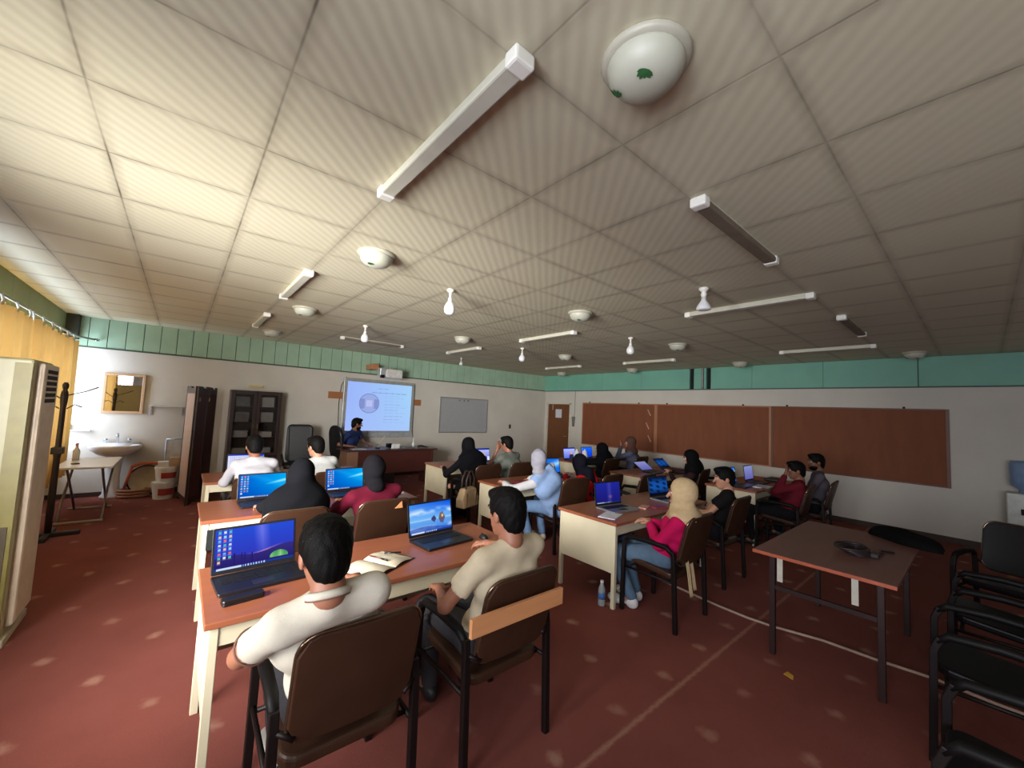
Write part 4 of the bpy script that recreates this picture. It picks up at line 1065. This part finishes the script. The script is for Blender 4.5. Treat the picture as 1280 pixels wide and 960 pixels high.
def folds(P, amp, f=1.): return amp * (np.sin(P[:, 0] * 31 * f + 2.1 * np.sin(P[:, 2] * 17)) * .5 + np.sin(P[:, 2] * 43 * f + 3 * np.sin(P[:, 0] * 13 + P[:, 1] * 11)) * .5)
def mesh_obj(name, parts, m, parent):
    me = bpy.data.meshes.new(name); vs = []; fs = []; o_ = 0
    for v, q in parts: vs.append(v); fs.append(q + o_); o_ += len(v)
    V = np.concatenate(vs); F = np.concatenate(fs)
    me.from_pydata(V.tolist(), [], F.tolist()); me.materials.append(m)
    for p in me.polygons: p.use_smooth = True
    me.validate(); me.update()
    o = bpy.data.objects.new(name, me); COL.objects.link(o); o.parent = parent; KID.setdefault(parent.name, []).append(o)
    md = o.modifiers.new('soft', 'SMOOTH'); md.factor = .5; md.iterations = 2
    return o
def rotm(yaw, pitch=0, roll=0):
    return np.array((Matrix.Rotation(yaw, 3, 'Z') @ Matrix.Rotation(pitch, 3, 'X') @ Matrix.Rotation(roll, 3, 'Y')), np.float32)
def ik(a, b_, l1, l2, pole):
    a, b_, pole = map(lambda v: np.array(v, float), (a, b_, pole)); d = b_ - a; L_ = np.linalg.norm(d); L2 = min(L_, (l1 + l2) * .995); u = d / L_
    b2 = a + u * L2; x = (l1 * l1 - l2 * l2 + L2 * L2) / (2 * L2); hh = math.sqrt(max(0, l1 * l1 - x * x)); p = pole - u * (pole @ u); p /= np.linalg.norm(p)
    return a + u * x + p * hh, b2
SKIN = dict(mid=(152, 100, 76), tan=(126, 82, 60), light=(178, 128, 102), dark=(118, 78, 58))
def hand_parts(W, d, up, side, h, curl=.5):
    """palm and five separate fingers at wrist W pointing along d; side=+1 thumb towards +lat"""
    W = np.array(W, float); d = np.array(d, float); d /= np.linalg.norm(d); up = np.array(up, float); up -= d * (up @ d); up /= np.linalg.norm(up)
    lat = np.cross(d, up) * side
    K = [W + d * .085 + lat * x for x in (.030, .010, -.010, -.029)]
    segs = []
    for i, (k, L_) in enumerate(zip(K, (.070, .078, .072, .056))):
        p = k; ang = .25 + curl * .35
        for j, q in enumerate((.45, .32, .23)):
            dd = d * math.cos(ang) - up * math.sin(ang) + lat * (.10 - .07 * i) * (j == 0); n_ = p + dd * L_ * q; segs.append((p, n_, .0088 - .0009 * j - .0007 * (i == 3), .0082 - .0009 * j - .0007 * (i == 3))); p = n_; ang += curl * .55
    tb = W + d * .028 + lat * .026; t1 = tb + d * .034 + lat * .026 - up * .010; t2 = t1 + d * .030 + lat * .004 - up * .010
    segs += [(tb, t1, .0125, .0105), (t1, t2, .0102, .008)]
    lo = np.min([W] + [s[1] for s in segs], 0) - .035; hi = np.max([W] + [s[1] for s in segs], 0) + .035
    def f(P):
        v = cap(P, W - d * .03, W + d * .02, .024, .022)
        for k in K: v = smin(v, cap(P, W + d * .015, k, .015, .0125), .012)
        v = smin(v, cap(P, W + d * .01, tb, .016, .014), .012)
        fv = None
        for s in segs: c_ = cap(P, *s); fv = c_ if fv is None else np.minimum(fv, c_)
        return smin(v, fv, .005)
    return surfnet(f, lo, hi, h)
PC = 0
def person(label, loc, rz=0., head=(0, -.15, 1.17), hyaw=0., hpitch=-.2, top=(220, 216, 205), sleeve=.55, bottom=(40, 40, 48), dress=False, hair='short', hcol=(16, 13, 12),
           skin='mid', hands=None, q=1, pelvis=(0, -.06, .53), female=False, feet=None, shoes=(30, 28, 28), vest=None, collar=False, beard=False, shw=.172, topname='shirt', cape=False, tight=False, drape=None, poles=None):
    """a seated figure; local frame: seat centre on the floor, facing +y. q: 0 near ... 2 far"""
    t = thing('person', label, 'person', (loc[0], loc[1], 0), rz)
    hb = (.013, .017, .022)[q]; hh = (.0055, .0075, .0105)[q]; hf = (.0035, .0045, .0055)[q]
    A = np.array
    hd = A(head, float); pl = A(pelvis, float)
    Rh = rotm(hyaw, hpitch)                              # head frame -> local
    nb = hd + Rh @ A((0, -.03, -.10)) + A((0, -.010, -.032)); nb = nb * 1.0
    tors = nb - pl; ch = pl + .62 * tors + A((0, -.035, 0)); mid = pl + .3 * tors + A((0, -.03, 0))
    ch[1] = max(ch[1], -.235 - .25 * (ch[2] - .5) + .135 * 1.0); mid[1] = max(mid[1], -.235 - .25 * (mid[2] - .5) + .13)
    fw = A((tors[0], tors[1], 0)) 
    tl = tors / np.linalg.norm(tors); lat = A((1, 0, 0)) - tl * tl[0]; lat /= np.linalg.norm(lat)
    ry = 0.6 * max(-.5, min(.5, hyaw)) * .5; lat = rotm(ry) @ lat
    sh = {s: nb + lat * s * shw - tl * .072 + A((0, 0.0, 0)) for s in (-1, 1)}
    hp = {s: pl + A((s * .09, .02, -.015)) for s in (-1, 1)}
    feet = feet or {-1: (-.12, .34), 1: (.12, .34)}
    kn = {}; an = {}; to = {}
    for s in (-1, 1):
        fx_, fy = feet[s]; an[s] = A((fx_, fy, .085)); kn[s] = ik(hp[s], an[s], .43, .42, (s * .1, .8, .6))[0]; to[s] = A((fx_ * 1.15, fy + .15, .035))
    hands = hands or {-1: (-.14, .40, .79), 1: (.14, .40, .79)}
    el = {}; wr = {}
    for s in (-1, 1):
        pole = (s * .7, -.35, -.7) if not poles or s not in poles else poles[s]
        el[s], wr[s] = ik(sh[s], hands[s], .275, .25, pole)
    def torso(P, g):
        v = ell(P, pl + A((0, 0, .02)), (.165 + g, .125 + g, .12 + g))
        v = smin(v, cap(P, mid - lat * .055, mid + lat * .055, .10 + g), .06)
        v = smin(v, cap(P, ch - lat * .07, ch + lat * .07, .105 + g), .06)
        v = smin(v, cap(P, sh[-1] + lat * .03 - tl * .01, sh[1] - lat * .03 - tl * .01, .047 + g), .05)
        for s in (-1, 1): v = smin(v, cap(P, nb - tl * .03, sh[s], .045 + g, .036 + g), .03)
        if female: v = smin(v, ell(P, ch + A((0, .07, .0)), (.115 + g, .07 + g, .07 + g)), .05)
        return v
    def arm(P, s, g, frac=2.):
        if frac >= 2: return smin(cap(P, sh[s], el[s], .045 + g, .038 + g), cap(P, el[s], wr[s], .039 + g, .026 + g), .02)
        if frac > 1: return smin(cap(P, sh[s], el[s], .046 + g, .042 + g), cap(P, el[s], el[s] + (wr[s] - el[s]) * (frac - 1), .043 + g, .032 + g), .02)
        e = sh[s] + (el[s] - sh[s]) * frac; dn = (el[s] - sh[s]) / np.linalg.norm(el[s] - sh[s])
        v = cap(P, sh[s], e + dn * .05, .047 + g, .050 + g); return np.maximum(v, (P - e) @ dn.astype(np.float32))
    def legs(P, s, g):
        return smin(smin(cap(P, hp[s], kn[s], .082 + g, .058 + g), cap(P, kn[s], an[s] + A((0, 0, .02)), .056 + g, .040 + g), .03), ell(P, hp[s] + A((0, -.03, 0)), (.09 + g, .11 + g, .09 + g)), .04)
    allp = A([pl, hd, nb, *sh.values(), *el.values(), *wr.values(), *kn.values(), *an.values(), *to.values()])
    lo, hi = allp.min(0) - .2, allp.max(0) + .17; lo[2] = max(lo[2], -.01)
    # ---- body (skin): trunk with limbs, then finer head and hands, one mesh
    def fbody(P):
        v = torso(P, -.012); v = smin(v, cap(P, nb - tl * .05, hd + Rh @ A((0, -.02, -.06)), .062, .052), .03)
        for s in (-1, 1):
            v = smin(v, arm(P, s, -.004), .03); v = smin(v, legs(P, s, -.012), .03); v = smin(v, cap(P, an[s], to[s], .035, .028), .03)
        return v
    skinm = mat('skin_' + skin, SKIN[skin], .5, var=.06, scale=8)
    fine = surfnet(fbody, lo, hi, max(hb, .014))
    RT = Rh
    def fhead(P):
        Q = (P - hd.astype(np.float32)) @ RT
        v = ell(Q, (0, -.012, .022), (.074, .094, .092)); v = smin(v, ell(Q, (0, .028, -.035), (.058, .060, .082)), .03)
        v = smin(v, ell(Q, (0, .055, -.093), (.030, .028, .022)), .025)
        v = smin(v, cap(Q, (0, .088, .015), (0, .112, -.028), .008, .013), .012)
        for s in (-1, 1):
            v = -smin(-v, ell(Q, (s * .031, .100, .006), (.020, .016, .011)), .012)
            v = smin(v, cap(Q, (s * .018, .090, .026), (s * .045, .078, .024), .008, .006), .01)
            v = smin(v, ell(Q, (s * .076, -.004, -.012), (.009, .020, .031)), .004)
        v = smin(v, cap(Q, (-.018, .088, -.062), (.018, .088, -.062), .007), .006); v = smin(v, cap(Q, (-.014, .086, -.074), (.014, .086, -.074), .007), .005)
        v = smin(v, cap(P, hd + Rh @ A((0, -.022, -.05)), nb + tl * .0, .052, .056), .03)
        return v
    Hh = surfnet(fhead, hd - .2, hd + .17, hh)
    hm = []
    for s in (-1, 1):
        d = wr[s] - el[s]
        up = A((0, 0, 1.)) if abs(d[2]) / np.linalg.norm(d) < .8 else A((0, -1., 0)) ; 
        hm.append(hand_parts(wr[s], d + A((0, .05, 0)), up, -s if True else s, hf))
    mesh_obj('body', [fine, Hh] + hm, skinm, t)
    # eyes and brows
    if hair == 'short' or female:
        for s in (-1, 1):
            b = MB(); c = Vector((Rh @ A((s * .030, .079, .006)) + hd).tolist()); b.lathe([(0, -.009), (.0065, -.0065), (.009, 0), (.0065, .0065), (0, .009)], c=c, n=10)
            b.build('eye', mat('eye_white', (210, 206, 200), .2), t, smooth=True)
            b = MB(); b.tube([Vector((Rh @ A((s * a, y, z)) + hd).tolist()) for a, y, z in ((.015, .0985, .028), (.03, .095, .034), (.047, .083, .030))], [.0035, .004, .002], n=6)
            b.build('eyebrow', mat('brow_black', (22, 17, 15), .8), t, smooth=True)
            b = MB(); c = Vector((Rh @ A((s * .030, .0865, .006)) + hd).tolist()); b.lathe([(0, -.0045), (.004, 0), (0, .0045)], c=c, n=8); b.build('iris', mat('brow_black', (22, 17, 15), .8), t, smooth=True)
        b = MB(); b.tube([Vector((Rh @ A((a, y, -.068)) + hd).tolist()) for a, y in ((-.02, .088), (0, .0955), (.02, .088))], [.003, .0055, .003], n=6)
        b.build('lips', mat('lip_rose', (150, 84, 74), .5), t, smooth=True)
    hcm = mat(('hair_%d_%d_%d' if hair == 'short' else 'scarf_%d_%d_%d') % hcol, hcol, .6 if hair == 'short' else .9, var=.08, scale=30, bump=.3 if hair == 'short' else .12, bscale=200, spec=.10)
    if hair == 'short':
        def fhair(P):
            Q = (P - hd.astype(np.float32)) @ RT
            n_ = .0011 * np.sin(Q[:, 0] * 230 + 3 * np.sin(Q[:, 1] * 60 + Q[:, 2] * 40)) + .0011 * np.sin(Q[:, 1] * 190 + Q[:, 2] * 120)
            v = ell(Q, (0, -.016, .032), (.086, .104, .100)) + n_
            v = smin(v, ell(Q, (0, -.055, -.025), (.068, .056, .082)) + n_, .02)
            v = smin(v, ell(Q, (0, .045, .095), (.062, .055, .032)) + n_, .02)
            v = np.maximum(v, -ell(Q, (0, .125, -.035), (.085, .070, .105)))
            v = np.maximum(v, -ell(Q, (0, .075, -.10), (.12, .085, .10)))
            for s in (-1, 1): v = np.maximum(v, -ell(Q, (s * .088, .004, -.022), (.022, .028, .036)))
            if beard: v = np.minimum(v, np.maximum(ell(Q, (0, .036, -.070), (.060, .062, .058)) + .4 * n_, np.maximum(Q[:, 2] + .055, -ell(Q, (0, .10, -.068), (.024, .02, .010)))))
            return v
        mesh_obj('hair', [surfnet(fhair, hd - .18, hd + .17, hh)], hcm, t)
    else:
        def fscarf(P):
            Q = (P - hd.astype(np.float32)) @ RT
            v = ell(Q, (0, -.018, .026), (.094, .112, .108)); v = smin(v, ell(Q, (0, .004, -.045), (.082, .090, .09)), .04)
            v = smin(v, ell(Q, (0, -.07, .0), (.06, .055, .06)), .03)
            v = smin(v, cap(P, hd + Rh @ A((0, .0, -.09)), nb + A((0, .01, .0)), .052 if tight else .064, .068 if tight else .082), .04)
            if not tight:
                v = smin(v, ell(P, nb + A((0, .015, -.05)), (.165, .125, .085)), .05)
                v = smin(v, cap(P, nb + A((0, .06, -.04)), ch + A((0, .10, .03)), .075, .05), .05)
            else: v = smin(v, ell(P, nb + A((0, .01, -.02)), (.085, .085, .05)), .03)
            if drape is not None:
                for a, b_, r in drape: v = smin(v, cap(P, a, b_, r, r * .8), .03)
            if cape: v = smin(v, ell(P, ch + A((0, -.0, .06)), (.235, .13, .21)), .06)
            v = v + folds(P, .004, 1.3)
            v = np.maximum(v, -ell(Q, (0, .125, -.012), (.056, .075, .078)))
            return v
        l2 = np.minimum(hd - .24, nb - .26); l2[2] = min(ch[2] - .12, l2[2]) - .12 * cape
        if drape is not None: l2 = np.minimum(l2, np.min([d_[1] for d_ in drape], 0) - .08)
        mesh_obj('headscarf', [surfnet(fscarf, l2, np.maximum(hd + .17, nb + .24), hb * .8)], hcm, t)
    # ---- clothes
    topm = mat('cloth_%d_%d_%d' % top, top, .9, var=.06, scale=20, bump=.2, bscale=300, spec=.15)
    def ftop(P):
        v = torso(P, .012)
        for s in (-1, 1): v = smin(v, arm(P, s, .008, sleeve), .025)
        v = v + folds(P, .0035)
        v = np.maximum(v, -cap(P, nb + A((0, .015, .055)), nb + A((0, .03, .16)), .060, .085))
        v = np.maximum(v, pl[2] - .13 - P[:, 2]) if not dress else v
        return v
    botm = mat('cloth_%d_%d_%d' % bottom, bottom, .9, var=.08, scale=20, bump=.2, bscale=300, spec=.15)
    def fleg(P):
        v = None
        for s in (-1, 1): l_ = legs(P, s, .010); v = l_ if v is None else smin(v, l_, .03)
        v = np.minimum(v, ell(P, pl + A((0, 0, -.01)), (.172, .135, .10))) + folds(P, .003)
        v = np.maximum(v, .075 - P[:, 2]); return v
    def fskirt(P):
        km = (kn[-1] + kn[1]) / 2; am = (an[-1] + an[1]) / 2
        v = None
        for s in (-1, 0, 1):
            off = A((s * .08, 0, 0)); c_ = smin(cap(P, pl + off + A((0, 0, -.01)), km + off, .10, .085), cap(P, km + off, am + off * 1.2 + A((0, 0, .05)), .088, .10), .05); v = c_ if v is None else smin(v, c_, .04)
        v = v + folds(P, .006, .8); v = np.maximum(v, .05 - P[:, 2]); return v
    if dress:
        mesh_obj('dress', [surfnet(lambda P: smin(ftop(P), fskirt(P), .05), lo, hi, hb)], topm, t)
    else:
        mesh_obj(topname, [surfnet(ftop, lo, hi, hb)], topm, t); mesh_obj('trousers', [surfnet(fleg, lo, hi, hb)], botm, t)
    if vest is not None:
        vm = mat('cloth_%d_%d_%d' % vest, vest, .9, var=.06, scale=20, bump=.2, bscale=300, spec=.15)
        def fvest(P):
            v = torso(P, .024); v = smin(v, ell(P, pl + A((0, -.04, -.03)), (.17, .14, .13)), .05) + folds(P, .004)
            for s in (-1, 1): v = np.maximum(v, -cap(P, sh[s] + lat * s * .03, el[s], .066, .06))
            return np.maximum(v, -cap(P, nb + A((0, .03, .02)), nb + A((0, .04, .16)), .085, .1))
        mesh_obj('vest', [surfnet(fvest, lo, hi, hb)], vm, t)
    if collar:
        cm = topm; cc = nb + A((0, .004, .004))
        for r_, z_, m_ in ((.060, .0, topm), (.068, -.010, mat('brown_collar_line', (120, 84, 70), .8))):
            b = MB(); b.tube([Vector((cc + A((r_ * math.cos(a), r_ * math.sin(a) * .92, z_ - .02 * math.sin(a)))).tolist()) for a in np.linspace(0, 2 * PI, 28, endpoint=False)], (.0135 if z_ == 0 else .004), n=8, closed=True)
            b.build('collar' if z_ == 0 else 'collar_stripe', m_, t, smooth=True)
        for s in (-1, 1):
            e = sh[s] + (el[s] - sh[s]) * (sleeve * .965); dn = (el[s] - sh[s]) / np.linalg.norm(el[s] - sh[s]); u_ = np.cross(dn, (0, 0, 1)); u_ /= np.linalg.norm(u_); w2 = np.cross(dn, u_)
            b = MB(); b.tube([Vector((e + .0585 * (u_ * math.cos(a) + w2 * math.sin(a))).tolist()) for a in np.linspace(0, 2 * PI, 24, endpoint=False)], .0035, n=6, closed=True)
            b.build('sleeve_stripe', MC['brown_collar_line'], t, smooth=True)
    sm_ = mat('shoe_%d_%d_%d' % shoes, shoes, .5)
    for s in (-1, 1):
        def fsh(P):
            v = smin(ell(P, to[s] + A((0, -.02, .012)), (.048, .085, .042)), ell(P, an[s] + A((0, -.01, -.035)), (.042, .06, .055)), .03)
            return np.maximum(v, .002 - P[:, 2])
        c_ = (to[s] + an[s]) / 2
        mesh_obj('shoe', [surfnet(fsh, (c_[0] - .12, c_[1] - .2, -.02), (c_[0] + .12, c_[1] + .2, .16), .009)], sm_, t)
    return t
BLK = (11, 11, 15)
def at(ch, p): return (p[0] - ch[0], p[1] - ch[1], p[2])
# left column
person('person in white polo shirt with short black hair, nearest the camera', (.60, 1.80), 0, at((.60, 1.80), (.43, 1.49, 1.175)), 0., -.35, (198, 190, 174), .62, (44, 42, 46), hair='short', hcol=(8, 6, 5), skin='mid', q=0, collar=True, shw=.155,
       hands={-1: (-.325, .10, .69), 1: (.16, .38, .79)}, pelvis=(-.02, -.05, .53), poles={-1: (-1, -.3, -.35)}, topname='polo_shirt', shoes=(150, 146, 140))
person('man in cream t-shirt with black hair on the chair with the wooden board', (1.37, 1.78), 0, at((1.37, 1.78), (1.325, 1.585, 1.18)), .12, -.12, (196, 180, 152), .62, (60, 58, 62), hcol=(12, 10, 10), skin='mid', q=0,
       hands={-1: (-.22, .12, .72), 1: (.24, .50, .78)}, topname='t_shirt', poles={-1: (-.8, -.5, -.6)})
person('person in black robe and black headscarf at the second left desk', (.72, 3.55), 0, at((.72, 3.55), (.775, 3.45, 1.118)), -.1, -.25, BLK, 2, BLK, True, 'scarf', BLK, q=1, cape=True, female=True, skin='light')
person('person in maroon top with black headscarf at the second left desk', (1.385, 3.55), 0, at((1.385, 3.55), (1.345, 3.45, 1.125)), .1, -.25, (84, 12, 32), 1.95, (30, 26, 30), False, 'scarf', (18, 16, 20), q=1, female=True, skin='light', tight=True, shw=.19, hands={-1: (-.22, .22, .79), 1: (.14, .40, .79)})
person('man in white shirt with black hair nearest the bookcase', (.70, 5.2), 0, at((.70, 5.2), (.68, 5.3, 1.165)), .1, -.3, (186, 184, 190), 1.9, (36, 36, 44), hcol=(14, 12, 12), q=1, skin='mid')
person('man in white shirt with black hair beside the black office chair', (1.38, 5.15), 0, at((1.38, 5.15), (1.295, 5.2, 1.16)), .5, -.2, (184, 184, 182), .6, (36, 36, 44), hcol=(12, 10, 10), q=1, skin='light')
# teacher, turned towards the right
person('teacher in dark blue short-sleeved shirt seated before the projector board', (2.86, 8.60), math.radians(-150), (.02, .10, 1.275), .85, -.15, (42, 56, 100), .6, (30, 30, 40), hcol=(14, 12, 12), q=1, skin='tan', beard=True, pelvis=(0, -.02, .56),
       shw=.19, hands={-1: (-.24, .22, .83), 1: (.27, .22, .83)}, feet={-1: (-.12, .3), 1: (.12, .3)})
# middle column
person('person in black robe and black headscarf with handbag on the chair', (3.44, 4.92), 0, at((3.44, 4.92), (3.345, 4.97, 1.15)), .0, -.2, BLK, 2, BLK, True, 'scarf', BLK, q=1, cape=True, female=True, skin='light', hands={-1: (-.3, .35, .79), 1: (.14, .42, .79)})
person('man in grey t-shirt leaning cheek on hand, beneath the whiteboard', (4.15, 4.95), 0, at((4.15, 4.95), (4.10, 4.97, 1.165)), .35, -.15, (104, 108, 100), .6, (50, 50, 60), hcol=(14, 12, 12), q=1, skin='mid',
       hands={-1: (-.16, .12, 1.06), 1: (.16, .40, .79)}, poles={-1: (-.3, .6, -1)})
person('person in pale blue vest with white sleeves and grey headscarf', (3.80, 3.56), 0, at((3.80, 3.56), (3.43, 3.53, 1.12)), -.25, -.1, (190, 188, 190), 1.95, (104, 130, 164), False, 'scarf', (142, 140, 150), q=1, female=False, tight=True, skin='light', vest=(130, 154, 192),
       hands={-1: (-.62, .30, .80), 1: (-.12, .40, .79)}, feet={-1: (-.25, .20), 1: (.05, .28)}, shoes=(196, 178, 160), pelvis=(-.05, -.05, .53), poles={-1: (-1, -.2, -.3)}, shw=.16)
person('person in red top with black headscarf hunched over the second middle desk', (4.55, 3.55), 0, at((4.55, 3.55), (4.31, 3.62, 1.02)), -.1, -.3, (186, 20, 28), 1.95, (24, 24, 30), False, 'scarf', (16, 16, 26), q=1, female=True, tight=True, skin='light', pelvis=(-.1, -.05, .5), shw=.16,
       drape=[(np.array((-.20, -.06, .92)), np.array((-.16, -.17, .62)), .07)])
P11 = person('person in pink top and beige headscarf with hands clasped, nearest in the middle column', (3.40, 1.86), .12, (-.13, -.20, 1.075), .42, -.05, (186, 18, 80), 1.95, (84, 104, 124), False, 'scarf', (190, 164, 126), q=0, female=True, skin='light',
       hands={-1: (-.05, .10, .735), 1: (.03, .12, .74)}, feet={-1: (-.15, .22), 1: (.02, .26)}, shoes=(200, 196, 196), pelvis=(-.02, -.04, .52), shw=.15, poles={-1: (-.8, -.5, -.7), 1: (.8, -.5, -.7)},
       drape=[(np.array((.02, -.16, .86)), np.array((.08, -.20, .60)), .06)])
person('man in black shirt with profile turned left beside the beige headscarf', (4.62, 1.98), .25, (.05, -.13, 1.065), .55, -.1, (22, 19, 20), .6, (30, 28, 32), hcol=(12, 10, 10), q=0, skin='light', hands={-1: (-.10, .22, .70), 1: (.12, .26, .72)}, shoes=(120, 118, 120))
# right column
person('man in dark red shirt seated at the right desk, face towards the screen', (6.42, 1.78), .2, (.02, -.14, 1.08), .4, -.1, (96, 22, 34), 1.9, (26, 24, 28), hcol=(12, 10, 10), q=1, skin='tan', hands={-1: (-.07, -.03, 1.01), 1: (.12, .16, .74)}, poles={-1: (-.4, .5, -1)})
person('man in grey shirt seated last by the right wall', (7.25, 1.72), .2, (.0, -.12, 1.16), .5, -.05, (86, 78, 84), 1.9, (26, 24, 28), hcol=(14, 11, 10), q=1, skin='tan', beard=True, hands={-1: (-.10, .16, .76), 1: (.12, .16, .74)})
person('person in dark brown coat with black headscarf and grey scarf end, bent over', (6.52, 3.20), .25, (-.22, -.12, 1.09), .4, -.3, (46, 28, 28), 2, (46, 28, 28), True, 'scarf', (12, 12, 14), q=1, female=True, skin='light', shw=.2, pelvis=(.06, -.05, .54), cape=True, hands={-1: (-.16, .20, .80), 1: (.10, .22, .80)})
person('person in black veil nearest the brown door', (6.2, 4.72), .1, (-.1, -.10, 1.06), .3, -.2, BLK, 2, BLK, True, 'scarf', BLK, q=2, cape=True, female=True, skin='light')
person('person in grey-blue top with brown headscarf, hand raised to the face', (7.2, 4.75), .2, (-.06, -.06, 1.165), .7, -.1, (84, 86, 106), 1.95, (40, 40, 50), False, 'scarf', (84, 58, 52), q=2, female=True, skin='mid',
       hands={-1: (-.14, .10, 1.08), 1: (.12, .38, .79)}, poles={-1: (-.3, .6, -1)})

for dx, zt, zb in ((-.13, .56, .27), (-.05, .56, .30)):
    b = MB(); b.grid(lambda u, v: Vector((dx + .062 * (u - .5) + .008 * math.sin(v * 5), -.25 - .05 * v + .008 * math.sin(u * 9), zt + (zb - zt) * v)), 6, 8)
    b.build('scarf_end', mat('scarf_190_164_126', (190, 164, 126)), P11, smooth=True, solid=.006)
